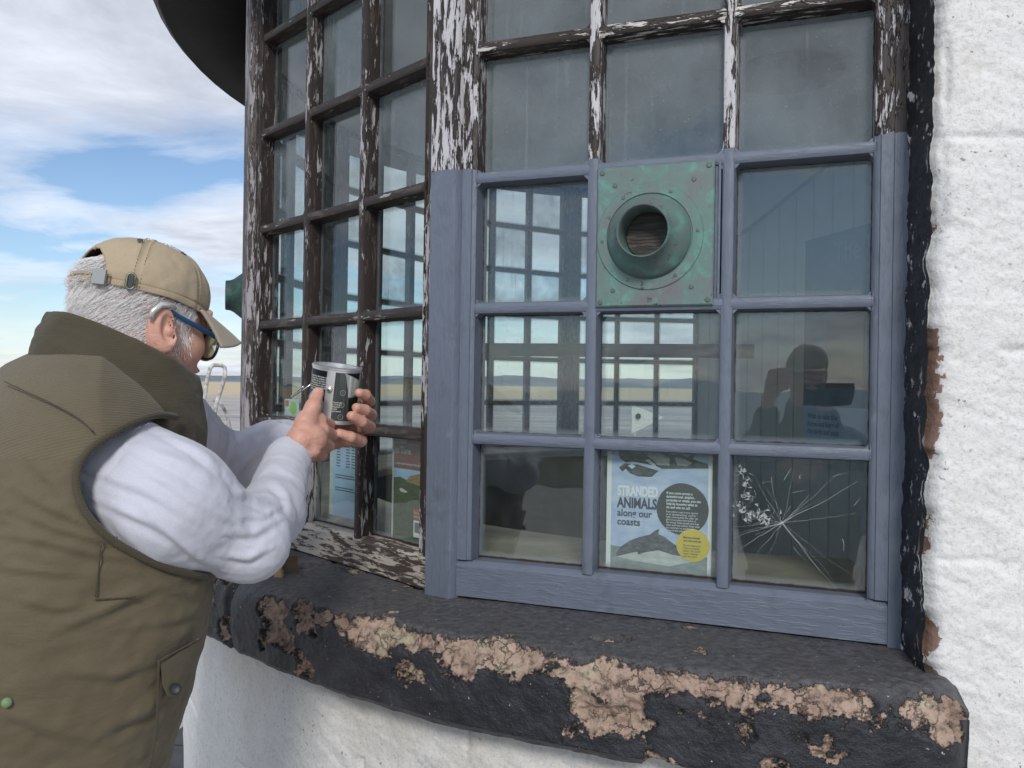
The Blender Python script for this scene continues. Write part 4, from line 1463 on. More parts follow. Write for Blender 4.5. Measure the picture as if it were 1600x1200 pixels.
# information panel on the partition
ia = part_pt(1254, 694, 0.03)
pang = math.atan2(pn.x, -pn.y)
Mi = Matrix.Translation(ia) @ Matrix.Rotation(-pang, 4, 'Z')
Mi = Matrix.Translation(ia) @ Matrix((((-pn).cross(Vector((0, 0, 1))).x, -pn.x, 0, 0), ((-pn).cross(Vector((0, 0, 1))).y, -pn.y, 0, 0), (0, 0, 1, 0), (0, 0, 0, 1)))
ih = (part_pt(1254, 378, 0.03) - ia).z
ip = sheet('information_panel', 'tall dark blue information panel hanging on the boarded partition inside', 'notice board', Mi, 0.62, ih, P_TEAL)
flat(ip, rect(0.0, 0.0, 0.62, ih * 0.19), P_BLUE, -0.0008, 'pale_band')
add_text(ip, 'The Fr', 0.22, ih * 0.86, 0.13, newmat('print_dim_blue', (0.12, 0.22, 0.33), 0.5)[0], 0.9, 0.002, -0.0015)
flat(ip, rect(0.17, ih * 0.28, 0.44, ih * 0.62), newmat('print_maroon', (0.05, 0.022, 0.024), 0.5)[0], -0.0008, 'picture_print')
flat(ip, rect(0.50, ih * 0.55, 0.61, ih * 0.80), P_BROWN, -0.0008, 'picture_print')
add_text(ip, 'Wish to take this\nhome and learn of\nthe birds and seals', 0.04, ih * 0.13, 0.035, P_INK, 0.9, 0.0, -0.0015)

# ------------------------------------------------------------------ outdoors: handrail, signboard, tool on the sill
MAT['flaked_white'] = simple('flaking_white_paint', (0.78, 0.78, 0.76), (0.30, 0.27, 0.24), 22, 0.5, 0.4, 0.003, detail=7)
hr = empty('ladder_handrail', 'white painted tubular ladder handrail with two hoops beyond the man', 'handrail', at(333, 690, 6.2))


def hoop(pts, r=0.0155, name='hoop'):
    o = MB().tube(pts, r, 8).build(name, MAT['flaked_white'], None, True)
    return child(o, hr)


def arcpts(pts, n=5):
    """round the corners of a polyline"""
    P = [Vector(p) for p in pts]
    out = [P[0]]
    for i in range(1, len(P) - 1):
        a, b, c = P[i - 1], P[i], P[i + 1]
        s, e = b.lerp(a, 0.35), b.lerp(c, 0.35)
        for k in range(n + 1):
            t = k / n
            out.append(s.lerp(b, t).lerp(b.lerp(e, t), t))
    return out + [P[-1]]


hoop(arcpts([at(303, 760, 6.2), at(313, 668, 6.2), at(324, 590, 6.2), at(330, 570, 6.2), at(351, 571, 6.3), at(352, 588, 6.3), at(335, 640, 6.3), at(322, 760, 6.3)]))
hoop(arcpts([at(296, 760, 6.0), at(300, 640, 6.0), at(311, 618, 6.0), at(322, 628, 6.05), at(331, 650, 6.1), at(331, 680, 6.1), at(331, 760, 6.1)]), 0.013)
hoop(arcpts([at(333, 625, 6.4), at(343, 628, 6.4), at(354, 645, 6.45), at(362, 680, 6.5), at(366, 790, 6.5)]), 0.013)
for k in range(4):
    z0 = -0.35 - 0.3 * k
    a_, b_ = at(305 - 2 * k, 700, 6.2), at(326, 700, 6.3)
    a_.z = b_.z = z0
    child(MB().tube([a_, b_], 0.012, 8).build('rung', MAT['flaked_white'], None, True), hr)

sg = empty('pointed_signboard', 'white pointed board with a black dot seen through the far window', 'signboard', at(1000, 690, 11.0))
s_ = MB()
pts = [at(987, 632, 11), at(1037, 652, 11), at(987, 678, 11)]
q = Vector((0, 0.05, 0))
s_.add([p for p in pts] + [p + q for p in pts], [(0, 2, 1), (3, 4, 5), (0, 1, 4, 3), (1, 2, 5, 4), (2, 0, 3, 5)])
child(s_.build('board', MAT['white']), sg)
dc = at(997, 650, 10.98)
child(MB().lathe([(0.0, 0.0), (0.034, 0.0), (0.034, 0.02)], 20, Matrix.Translation(dc) @ Matrix.Rotation(R(90), 4, 'X')).build('dot', MAT['black']), sg)
pb, pt_ = at(992, 676, 11.03), at(992, 640, 11.03)
pb.z = GROUND
child(MB().tube([pb, pt_], 0.03, 8).build('sign_post', MAT['flaked_white'], None, True), sg)

# curved wooden scraper handle lying against its dark block on the sill
tz = ZS - 0.016
tb = at(430, 900, 1.0)
tb = tb * (tz / tb.z)
tl_ = empty('wooden_scraper', 'small curved pale wooden tool with a dark block lying on the black sill', 'tool', tb)
MAT['pale_wood'] = simple('pale_worn_wood', (0.42, 0.32, 0.19), (0.26, 0.18, 0.10), 1.0, 0.6, 0.3, 0.001, stretch=(30, 30, 9))
MAT['dark_wood'] = simple('dark_block', (0.045, 0.033, 0.026), (0.08, 0.055, 0.04), 30, 0.7, 0.3)
dpt = tb.y
hpts = [at(437, 913, dpt - 0.01), at(436, 898, dpt), at(432, 884, dpt + 0.01), at(423, 870, dpt + 0.02)]
for p in hpts:
    p.z = p.z + 0.004
h_ = MB().prism([(-0.007, -0.011), (0.007, -0.011), (0.009, -0.007), (0.009, 0.007), (0.007, 0.011), (-0.007, 0.011), (-0.009, 0.007), (-0.009, -0.007)], hpts[0], hpts[1], (1, 0, 0), (0, 1, 0))
for a_, b_ in ((1, 2), (2, 3)):
    h_.prism([(-0.007, -0.011), (0.007, -0.011), (0.009, -0.007), (0.009, 0.007), (0.007, 0.011), (-0.007, 0.011), (-0.009, 0.007), (-0.009, -0.007)], hpts[a_], hpts[b_], (1, 0, 0), (0, 1, 0))
h_ = MB()
ring_ = [(-0.007, -0.011), (0.007, -0.011), (0.009, -0.007), (0.009, 0.007), (0.007, 0.011), (-0.007, 0.011), (-0.009, 0.007), (-0.009, -0.007)]
V, F = [], []
for p in hpts:
    V += [p + Vector((a_, b_, 0)) for a_, b_ in ring_]
for k in range(3):
    F += [(8 * k + j, 8 * k + (j + 1) % 8, 8 * k + 8 + (j + 1) % 8, 8 * k + 8 + j) for j in range(8)]
F += [tuple(range(8))[::-1], tuple(range(24, 32))]
h_.add(V, F)
child(auto_smooth(h_.build('handle', MAT['pale_wood']), 60), tl_)
bx = at(446, 900, dpt + 0.015)
b_ = MB().box((-0.016, -0.013, 0.0), (0.016, 0.013, 0.040), Matrix.Translation((bx.x + 0.004, bx.y + 0.02, tz - 0.001)) @ Matrix.Rotation(R(20), 4, 'Z'))
child(b_.build('block', MAT['dark_wood']), tl_)

# ------------------------------------------------------------------ the man with the tin
def skin_mat(name, c1=(0.57, 0.29, 0.215), c2=(0.66, 0.38, 0.30)):
    m, nt, b = newmat(name, c1, 0.48)
    v = oc(nt)
    c = mixc(nt, ramp(nt, noise(nt, v, 28, 6, 0.65), [(0.35, 0.0), (0.65, 1.0)]), c1, c2)
    c = mixc(nt, ramp(nt, noise(nt, v, 120, 4, 0.6), [(0.58, 0.0), (0.70, 0.45)]), c, (0.42, 0.15, 0.11))
    lk(nt, c, b.inputs['Base Color'])
    b.inputs['Subsurface Weight'].default_value = 0.12
    b.inputs['Subsurface Radius'].default_value = (0.012, 0.004, 0.002)
    h1 = bump(nt, None, noise(nt, mapping(nt, v, (1, 1, 2.0), (0, 0, 0), (0.4, 0.2, 0)), 150, 5, 0.65), 0.6, 0.0018)
    bump(nt, b, noise(nt, v, 520, 3, 0.6), 0.25, 0.0006, h1)
    return m


def cloth_mat(name, c1, c2, rib=0.0, sc=900, rough=0.85, fold=0.5, foldsc=(9, 9, 22)):
    m, nt, b = newmat(name, c1, rough, 0, 0.2)
    v = oc(nt)
    n = noise(nt, v, 6, 5, 0.6)
    fine = noise(nt, v, sc, 3, 0.6)
    c = mixc(nt, ramp(nt, n, [(0.3, 0.0), (0.7, 1.0)]), c1, c2)
    c = mixc(nt, ramp(nt, fine, [(0.3, 0.35), (0.6, 0.0)]), c, tuple(x * 0.6 for x in c1))
    lk(nt, c, b.inputs['Base Color'])
    h = fine
    if rib:
        w = nd(nt, 'ShaderNodeTexWave', {'Scale': rib, 'Distortion': 0.6, 'Detail': 1.0, 'Detail Scale': 0.3}, wave_type='BANDS', bands_direction='Z')
        lk(nt, mapping(nt, v, (1, 1, 1), (0, 0, 0), (0.25, 0.35, 0)), w.inputs['Vector'])
        h = mth(nt, 'MULTIPLY_ADD', w.outputs['Fac'], 2.0, fine)
    h1 = bump(nt, None, noise(nt, mapping(nt, v, foldsc, (0, 0, 0), (0.3, 0.3, 0)), 1.0, 4, 0.5, 0.5), fold, 0.012)
    bump(nt, b, h, 0.35, 0.0008, h1)
    b.inputs['Sheen Weight'].default_value = 0.15
    return m


MAT['skin'] = skin_mat('weathered_skin')
MAT['vest'] = cloth_mat('olive_vest_cloth', (0.118, 0.098, 0.062), (0.145, 0.122, 0.080))
MAT['cord'] = cloth_mat('olive_corduroy', (0.124, 0.104, 0.068), (0.152, 0.130, 0.088), rib=75)
MAT['collar'] = cloth_mat('olive_collar', (0.066, 0.056, 0.037), (0.088, 0.076, 0.051), rib=120)
MAT['shirt'] = cloth_mat('pale_blue_shirt', (0.56, 0.57, 0.66), (0.62, 0.63, 0.715), fold=0.30, foldsc=(14, 14, 14))
MAT['capcloth'] = cloth_mat('faded_khaki_cap', (0.39, 0.315, 0.215), (0.48, 0.395, 0.28), sc=700, fold=0.25, foldsc=(16, 16, 16))
MAT['brim'] = cloth_mat('faded_cap_brim', (0.42, 0.36, 0.28), (0.52, 0.46, 0.37), sc=700, fold=0.1)
MAT['trouser'] = cloth_mat('dark_trousers', (0.035, 0.035, 0.04), (0.05, 0.05, 0.055))
MAT['leather'] = simple('brown_leather', (0.05, 0.03, 0.02), (0.08, 0.05, 0.03), 20, 0.5)
MAT['hairm'], _nt, _b = newmat('white_hair', (0.97, 0.95, 0.945), 0.4)
_tl = nd(_nt, 'ShaderNodeBsdfTranslucent', {'Color': (0.95, 0.92, 0.92, 1)})
_mx = nd(_nt, 'ShaderNodeMixShader', {0: 0.0, 1: _b.outputs[0], 2: _tl.outputs[0]})
lk(_nt, _mx.outputs[0], _nt.nodes['Material Output'].inputs[0])
MAT['metal'] = newmat('bright_metal', (0.72, 0.73, 0.74), 0.28, 1.0)[0]
MAT['tinwall'] = newmat('tin_metal', (0.85, 0.85, 0.85), 0.42, 0.9)[0]

man = empty('person', 'man in khaki cap, olive vest and pale blue shirt holding up a tin', 'person', (-0.66, 1.22, GROUND))
HD, TIL = R(52), R(11)
Fh = Vector((math.cos(HD) * math.cos(TIL), math.sin(HD) * math.cos(TIL), -math.sin(TIL)))
Lh = Vector((-math.sin(HD), math.cos(HD), 0))
Uh = Fh.cross(Lh)
HC_ = at(222, 494, 1.28)
HM = Matrix(((Fh.x, Lh.x, Uh.x, HC_.x), (Fh.y, Lh.y, Uh.y, HC_.y), (Fh.z, Lh.z, Uh.z, HC_.z), (0, 0, 0, 1)))
HMn = np.array(HM)


def tohead(V):
    V = np.asarray(V, float)
    return V @ HMn[:3, :3].T + HMn[:3, 3]


# head in its own frame: x forward, y left, z up
S = SDF((-0.16, -0.115, -0.20), (0.14, 0.115, 0.14), 0.0034)
S.D[:] = 0.2
S.ell((-0.008, 0, 0.016), (0.093, 0.075, 0.088), None, 0.002)
S.ell((0.034, 0, -0.040), (0.064, 0.060, 0.082), None, 0.03)
for s in (-1, 1):
    S.cone((-0.005, s * 0.050, -0.062), (0.066, s * 0.020, -0.106), 0.020, 0.017, 0.02)
    S.ell((0.058, s * 0.040, -0.034), (0.028, 0.022, 0.024), None, 0.015)
    S.ell((0.087, s * 0.031, 0.008), (0.016, 0.017, 0.012), None, 0.010, True)
    S.ell((0.076, s * 0.031, 0.006), (0.013, 0.013, 0.012), None, 0.003)
    S.cone((0.086, s * 0.012, 0.024), (0.080, s * 0.048, 0.024), 0.008, 0.007, 0.010)
    # ear: leaning shell with a hollow
    er = Matrix.Rotation(R(-14), 3, 'Y') @ Matrix.Rotation(R(22) * s, 3, 'Z')
    S.ell((-0.006, s * 0.080, -0.026), (0.021, 0.0085, 0.036), er, 0.004)
    S.ell((0.000, s * 0.088, -0.022), (0.012, 0.009, 0.022), er, 0.004, True)
    S.ell((0.004, s * 0.0805, -0.026), (0.006, 0.007, 0.008), er, 0.003)
S.cone((0.092, 0, 0.012), (0.116, 0, -0.030), 0.009, 0.0145, 0.010)
S.ell((0.094, 0, -0.064), (0.012, 0.024, 0.006), None, 0.006)
S.ell((0.090, 0, -0.078), (0.013, 0.021, 0.007), None, 0.006)
S.cone((-0.030, 0, -0.06), (-0.055, 0, -0.19), 0.062, 0.066, 0.03)
# creases of the neck
hv, hf = S.mesh()
d = (fbm(hv * np.array([30, 30, 95]), 1.0, 3, 0.5, seed=5) - 0.5) * 0.0022
bmc = hv - np.array([0, 0, -0.02])
hv = hv + bmc / np.linalg.norm(bmc, axis=1)[:, None] * d[:, None]
headV = tohead(hv)


def P(x, y, Y):
    return tuple(at(x, y, Y))


def sdf_box(pts, r, h):
    pts = np.array(pts)
    return SDF(pts.min(0) - r, pts.max(0) + r, h)


# right hand: back of the hand to the camera, thumb up against the tin
DR = 0.052
rW, rI, rM, rN, rP = P(446, 716, 1.46 + 0.0), P(497, 658, 1.455 + DR), P(503, 673, 1.445 + DR), P(499, 690, 1.43 + DR), P(490, 705, 1.415 + DR)
pts = [P(420, 750, 1.40), P(530, 600, 1.60)]
S = sdf_box(pts, 0.035, 0.0019)
S.D[:] = 0.2
S.cone(P(425, 742, 1.42), rW, 0.026, 0.0255, 0.01)
for mc, r in ((rI, 0.0135), (rM, 0.0138), (rN, 0.0130), (rP, 0.0118)):
    S.cone(rW, mc, 0.0215, r, 0.012)
S.cone(P(470, 688, 1.46), P(490, 682, 1.475), 0.022, 0.020, 0.012)
for (a, b, c, r) in ((rI, P(514, 664, 1.512 + DR), P(503, 677, 1.535 + DR), 0.0112), (rM, P(518, 680, 1.50 + DR), P(504, 691, 1.525 + DR), 0.0114),
                     (rN, P(513, 697, 1.482 + DR), P(499, 705, 1.51 + DR), 0.0106), (rP, P(503, 711, 1.462 + DR), P(490, 716, 1.485 + DR), 0.0095)):
    S.chain([a, b, c], [r * 1.16, r * 1.02, r * 0.86], 0.0035)
tb_ = [P(456, 700, 1.47), P(477, 660, 1.475), P(489, 636, 1.495), P(497, 614, 1.522)]
S.chain(tb_, [0.0190, 0.0158, 0.0128, 0.0108], 0.009)
S.cone(P(477, 660, 1.475), rI, 0.011, 0.010, 0.015)
rv_, rf_ = S.mesh()
# left hand: fingers round the right side and foot of the tin
S = sdf_box([P(470, 705, 1.66), P(585, 600, 1.72), P(540, 650, 1.52)], 0.03, 0.0019)
S.D[:] = 0.2
lW = P(498, 690, 1.672)
LI, LM, LN, LP = P(556, 634, 1.678), P(560, 652, 1.676), P(555, 672, 1.67), P(541, 688, 1.655)
S.cone(P(470, 690, 1.66), lW, 0.026, 0.0245, 0.01)
for mc, r in ((LI, 0.0125), (LM, 0.0130), (LN, 0.0130), (LP, 0.0130)):
    S.cone(lW, mc, 0.020, r, 0.012)
for chn, r in (([LI, P(577, 627, 1.635), P(571, 617, 1.588), P(561, 614, 1.568)], 0.0104), ([LM, P(579, 648, 1.630), P(570, 641, 1.578), P(557, 637, 1.556)], 0.0109),
               ([LN, P(577, 667, 1.620), P(565, 659, 1.566), P(549, 650, 1.546)], 0.0111), ([LP, P(564, 689, 1.605), P(548, 683, 1.566), P(530, 677, 1.556)], 0.0106)):
    S.chain(chn, [r * 1.22, r * 1.10, r * 0.98, r * 0.82], 0.0032)
S.chain([P(505, 682, 1.665), P(500, 655, 1.672), P(497, 632, 1.672), P(497, 615, 1.664)], [0.018, 0.014, 0.012, 0.010], 0.006)
lv_, lf_ = S.mesh()


def wrinkle(V, amp=0.0014, sc=120, seed=7):
    n = fbm(V * np.array([1, 1, 2.2]), sc, 3, 0.55, seed) - 0.5
    c = V.mean(0)
    dirv = V - c
    dirv /= np.linalg.norm(dirv, axis=1)[:, None]
    return V + dirv * (n * amp)[:, None]


rv_, lv_ = wrinkle(rv_), wrinkle(lv_, seed=9)
# hidden trunk, arms and legs at low resolution
AH = R(38)
Fb = Vector((math.cos(AH), math.sin(AH), 0))
Lb = Vector((-math.sin(AH), math.cos(AH), 0))
RS, RE, RWr = at(190, 735, 1.145), at(386, 846, 1.19), at(449, 722, 1.44)
LS, LE, LWr = at(235, 650, 1.50), at(338, 733, 1.66), at(482, 690, 1.66)
hipc = Vector((-0.68, 1.21, -0.62))
S = SDF((-1.0, 0.85, GROUND), (-0.2, 1.8, 0.1), 0.016)
S.D[:] = 0.3
S.cone(hipc, (-0.615, 1.22, -0.12), 0.12, 0.12, 0.02)
S.cone((-0.615, 1.22, -0.08), tuple(HC_ - Uh * 0.16 - Fh * 0.05), 0.08, 0.055, 0.03)
S.chain([tuple(RS), tuple(RE), tuple(RWr)], [0.045, 0.035, 0.022], 0.02)
S.cone((-0.6, 1.22, -0.10), tuple(RS), 0.055, 0.04, 0.02)
S.chain([tuple(LS), tuple(LE), tuple(LWr)], [0.045, 0.034, 0.022], 0.02)
S.cone((-0.6, 1.24, -0.08), tuple(LS), 0.06, 0.05, 0.02)
feet = [hipc - Lb * 0.11 - Vector((0, 0, 0.9)), hipc + Lb * 0.11 - Vector((0, 0, 0.9)) + Fb * 0.05]
for f in feet:
    s = -1 if f is feet[0] else 1
    S.chain([tuple(hipc + Lb * 0.09 * s), (f.x * 0.5 + hipc.x * 0.5 + Lb.x * 0.05 * s + Fb.x * 0.03, f.y * 0.5 + hipc.y * 0.5 + Lb.y * 0.05 * s + Fb.y * 0.03, -1.05), (f.x, f.y, GROUND + 0.08)], [0.075, 0.05, 0.035], 0.02)
tv, tf = S.mesh()
V = np.concatenate([headV, rv_, lv_, tv])
o1, o2, o3 = len(headV), len(headV) + len(rv_), len(headV) + len(rv_) + len(lv_)
body = npmesh('body', V, np.concatenate([hf, rf_ + o1, lf_ + o2, tf + o3]), MAT['skin'])
child(body, man)


def par_man(o, p=None):
    return child(o, man) if p is None else child(o, p)


def sub_child(o, p):
    o.parent = p
    o.matrix_parent_inverse = p.matrix_world.inverted()
    return o


# nails on the visible fingertips
MAT['nail'] = newmat('finger_nail', (0.62, 0.36, 0.30), 0.3)[0]
nl = MB()
for c, u, v_ in ((at(554, 648, 1.537), Vector((-0.9, -0.3, 0.35)), Vector((0.1, 0.2, 1))), (at(563, 637, 1.546), Vector((-0.9, -0.3, 0.25)), Vector((0.1, 0.2, 1)))):
    u = u.normalized()
    n_ = u.cross(v_.normalized())
    w_ = n_.cross(u)
    Vn = []
    for k in range(10):
        a = 2 * PI * k / 10
        Vn.append(c + u * 0.0048 * math.cos(a) + w_ * 0.0042 * math.sin(a) + Vector((0, -0.0012, 0)))
    nl.add(Vn + [p + Vector((0, 0.004, 0)) for p in Vn], [tuple(range(10)), tuple(range(10, 20))[::-1]] + [(k, k + 10, (k + 1) % 10 + 10, (k + 1) % 10) for k in range(10)])
# ring
rgc = (Vector(LP) * 0.45 + Vector(P(564, 689, 1.605)) * 0.55)
rgd = (Vector(P(564, 689, 1.605)) - Vector(LP)).normalized()
Mr = Matrix.Translation(rgc) @ rgd.to_track_quat('Z', 'Y').to_matrix().to_4x4()
rg = MB().lathe([(0.0128, -0.0022), (0.0136, -0.0016), (0.0136, 0.0016), (0.0128, 0.0022)], 28, Mr)
par_man(rg.build('finger_ring', newmat('gold', (0.75, 0.55, 0.22), 0.25, 1.0)[0], None, True))


# ---- clothes
def folds(Pw, N, amp, dirs, sc, seed):
    """ridged folds running along given direction (fine across, long along)"""
    D = Vector(dirs).normalized()
    A = D.orthogonal().normalized()
    B = D.cross(A)
    q = np.stack([Pw @ np.array(D) * sc[0], Pw @ np.array(A) * sc[1], Pw @ np.array(B) * sc[1]], 1)
    q += (fbm(Pw, 5, 2, 0.5, seed + 3)[:, None] - 0.5) * 0.9
    n = fbm(q, 1.0, 3, 0.5, seed)
    rdg = 1 - np.abs(2 * n - 1) * 2.2
    return Pw + N * (np.clip(rdg, -0.6, 1) * amp)[:, None]


def to_px(V):
    sx_ = V[:, 0] / V[:, 1] * FOC
    sz_ = -V[:, 2] / V[:, 1] * FOC
    return 800 + math.cos(ROLL) * sx_ - math.sin(ROLL) * sz_, 600 + math.sin(ROLL) * sx_ + math.cos(ROLL) * sz_


def creases(V, N, curves):
    """single cloth folds: a ridge with a valley beside it along each curve on the facing side"""
    qx, qy = to_px(V)
    face = np.clip((N * (-V)).sum(1) / np.linalg.norm(V, axis=1) * 2.5, 0, 1)
    out = V.copy()
    for pts_, w_, a_ in curves:
        c = [Vector((x, y, 0)) for x, y in pts_]
        best = np.full(len(V), 1e9)
        side = np.zeros(len(V))
        tt = np.zeros(len(V))
        for i in range(len(c) - 1):
            d = c[i + 1] - c[i]
            L = d.length
            t = np.clip(((qx - c[i].x) * d.x + (qy - c[i].y) * d.y) / L ** 2, 0, 1)
            ex_, ey_ = qx - c[i].x - t * d.x, qy - c[i].y - t * d.y
            dist = np.hypot(ex_, ey_)
            m = dist < best
            best = np.where(m, dist, best)
            side = np.where(m, np.sign(d.x * ey_ - d.y * ex_) * dist, side)
            tt = np.where(m, (i + t) / (len(c) - 1), tt)
        env = np.sin(PI * np.clip(tt, 0.06, 0.94)) ** 0.6
        h = np.exp(-((side + w_ * 0.7) / w_) ** 2) - 0.9 * np.exp(-((side - w_ * 0.5) / (w_ * 0.7)) ** 2)
        out += N * (h * env * a_ * 0.8 * face)[:, None]
    return out


def vnormals(V, F):
    a, b, c, d_ = V[F[:, 0]], V[F[:, 1]], V[F[:, 2]], V[F[:, 3]]
    fn = np.cross(c - a, d_ - b)
    N = np.zeros_like(V)
    for k in range(4):
        np.add.at(N, F[:, k], fn)
    return N / np.maximum(np.linalg.norm(N, axis=1), 1e-9)[:, None]


rings = [(-0.74, -0.705, 1.205, 0.222, 0.172), (-0.62, -0.700, 1.205, 0.228, 0.178), (-0.53, -0.690, 1.205, 0.232, 0.184), (-0.44, -0.668, 1.205, 0.238, 0.189), (-0.35, -0.650, 1.205, 0.242, 0.190),
         (-0.26, -0.640, 1.21, 0.242, 0.186), (-0.17, -0.637, 1.215, 0.240, 0.178), (-0.10, -0.636, 1.22, 0.232, 0.164), (-0.06, -0.635, 1.225, 0.212, 0.150), (-0.022, -0.632, 1.23, 0.180, 0.134),
         (0.010, -0.625, 1.235, 0.140, 0.117), (0.034, -0.615, 1.24, 0.100, 0.100), (0.046, -0.61, 1.245, 0.06, 0.06)]
rz = np.array([r[0] for r in rings])
NZ, NA = 190, 260
zs = np.linspace(-0.74, 0.046, NZ)
tab = np.array(rings)


def smooth_interp(x):
    out = np.stack([np.interp(x, rz, tab[:, k]) for k in range(1, 5)], 1)
    k = np.ones(11) / 11
    for c in range(4):
        p = np.pad(out[:, c], 5, mode='edge')
        out[:, c] = np.convolve(p, k, 'valid')
    return out


tr_ = smooth_interp(zs)
aa = np.linspace(0, 2 * PI, NA, endpoint=False)
Z, A = np.meshgrid(zs, aa, indexing='ij')
ex = 2.0 / 2.35
ca, sa = np.cos(A), np.sin(A)
pf = np.sign(ca) * np.abs(ca) ** ex * tr_[:, 3][:, None]         # forward
pl_ = np.sign(sa) * np.abs(sa) ** ex * tr_[:, 2][:, None]        # left
# rounded upper back, flatter chest, paunch in front
V = np.stack([tr_[:, 0][:, None] + pf * Fb.x + pl_ * Lb.x, tr_[:, 1][:, None] + pf * Fb.y + pl_ * Lb.y, Z], -1).reshape(-1, 3)
V[:, 2] -= (sstep(-0.20, -0.01, Z.ravel()) * np.clip(pf.ravel() + 0.015, 0, 0.14) * 0.62)
i0 = (np.arange(NZ - 1)[:, None] * NA + np.arange(NA)[None, :]).ravel()
i1 = (np.arange(NZ - 1)[:, None] * NA + (np.arange(NA)[None, :] + 1) % NA).ravel()
F = np.stack([i0, i1, i1 + NA, i0 + NA], 1)
N = vnormals(V, F)
low = sstep(0.0, -0.14, V[:, 2])[:, None]
V1 = folds(V, N, 0.0075, (0.75, -0.30, 0.42), (3.5, 20.0), 31)
V2 = folds(V, N, 0.0060, (0.80, -0.5, -0.20), (3.0, 26.0), 47)
V = V + (V1 - V) * low * 0.35 + (V2 - V) * low * 0.35
# drag folds radiating from the armhole towards the side seam
cA = np.array(at(215, 770, 1.0))
V += N * ((fbm(V, 60, 2, 0.5, 77) - 0.5) * 0.0015)[:, None]
V = creases(V, N, [([(20, 768), (83, 802), (138, 825), (205, 832)], 8, 0.0055), ([(18, 802), (83, 829), (154, 848), (230, 862)], 8, 0.0055), ([(0, 838), (63, 850), (146, 871), (240, 880)], 9, 0.005),
                   ([(83, 994), (146, 968), (205, 940), (260, 920)], 11, 0.006), ([(15, 938), (83, 956), (140, 950)], 9, 0.005), ([(100, 1056), (179, 1063), (240, 1040)], 11, 0.005), ([(160, 1150), (233, 1117), (262, 1090)], 10, 0.005),
                   ([(0, 1117), (83, 1150), (167, 1167)], 12, 0.006), ([(40, 720), (80, 760), (110, 800)], 9, 0.004), ([(0, 890), (70, 900), (150, 905)], 9, 0.0045), ([(220, 905), (270, 930), (318, 940)], 10, 0.004), ([(210, 985), (270, 975), (315, 960)], 10, 0.004)])
me_V, me_F = V, F
ah = [(276, 652), (254, 646), (230, 650), (198, 664), (160, 685), (130, 708), (116, 738), (118, 772), (132, 803), (160, 836), (200, 860), (250, 886), (300, 899), (340, 902)]
poly = ah + [(420, 880), (420, 660), (330, 645)]
apx = np.array([((math.cos(ROLL) * x - math.sin(ROLL) * -z) if 0 else x, y, z) for x, y, z in V])
sx_ = apx[:, 0] / apx[:, 1] * FOC
sz_ = -apx[:, 2] / apx[:, 1] * FOC
qx = 800 + math.cos(ROLL) * sx_ - math.sin(ROLL) * sz_
qy = 600 + math.sin(ROLL) * sx_ + math.cos(ROLL) * sz_
ins_ = np.zeros(len(V), bool)
for (xa, ya), (xb, yb) in zip(poly, poly[1:] + poly[:1]):
    if ya == yb:
        continue
    cnd = ((ya > qy) != (yb > qy)) & (qx < (xb - xa) * (qy - ya) / (yb - ya) + xa)
    ins_ ^= cnd
facing = (N * (-V)).sum(1) > 0
cut = ins_ & facing
Fall = F
F = F[~cut[F].all(1)]
faces_z = V[F].mean(1)[:, 2]
vest = npmesh('vest', V, F, [MAT['vest'], MAT['cord']])
mi = (faces_z > -0.10).astype(np.int32)
fc = V[F].mean(1)
vest.data.polygons.foreach_set('material_index', mi)
par_man(vest)
vest['label'] = 'olive padded waistcoat with corduroy shoulders'


def vest_pt(px, py, lift=0.002):
    """nearest vest surface point along a photo ray"""
    d = np.array(at(px, py, 1.0))
    d = d / np.linalg.norm(d)
    t = V @ d
    dist = np.linalg.norm(V - t[:, None] * d, axis=1)
    near = dist < 0.012
    if not near.any():
        near = dist < dist.min() + 0.01
    k = np.where(near)[0][np.argmin(t[near])]
    p = d * (t[k])
    return Vector(p) + Vector(N[k]) * lift


def seam(pxs, r=0.0016, name='seam', mat='collar', n=4):
    pts = []
    for (a, b) in zip(pxs[:-1], pxs[1:]):
        for k in range(n):
            pts.append(vest_pt(a[0] + (b[0] - a[0]) * k / n, a[1] + (b[1] - a[1]) * k / n, 0.0008))
    pts.append(vest_pt(*pxs[-1], 0.0008))
    for _ in range(8):
        pts = [pts[0]] + [(pts[i - 1] + pts[i] * 2 + pts[i + 1]) / 4 for i in range(1, len(pts) - 1)] + [pts[-1]]
    o = MB().tube(pts, r, 6).build(name, MAT[mat], None, True)
    return sub_child(o, vest)


seam([(6, 596), (40, 612), (80, 630), (128, 655), (146, 676)], 0.0011)
seam([(250, 1046), (251, 1068), (259, 1081), (269, 1081), (279, 1062), (293, 1042)], 0.0007, 'stitching')
seam([(158, 845), (154, 890), (149, 932)], 0.0010)
seam([(148, 936), (180, 935), (212, 932)], 0.0013)
seam([(250, 1032), (280, 1015), (312, 998)], 0.0018)
seam([(248, 1032), (246, 1100), (245, 1150), (232, 1200)], 0.0020)
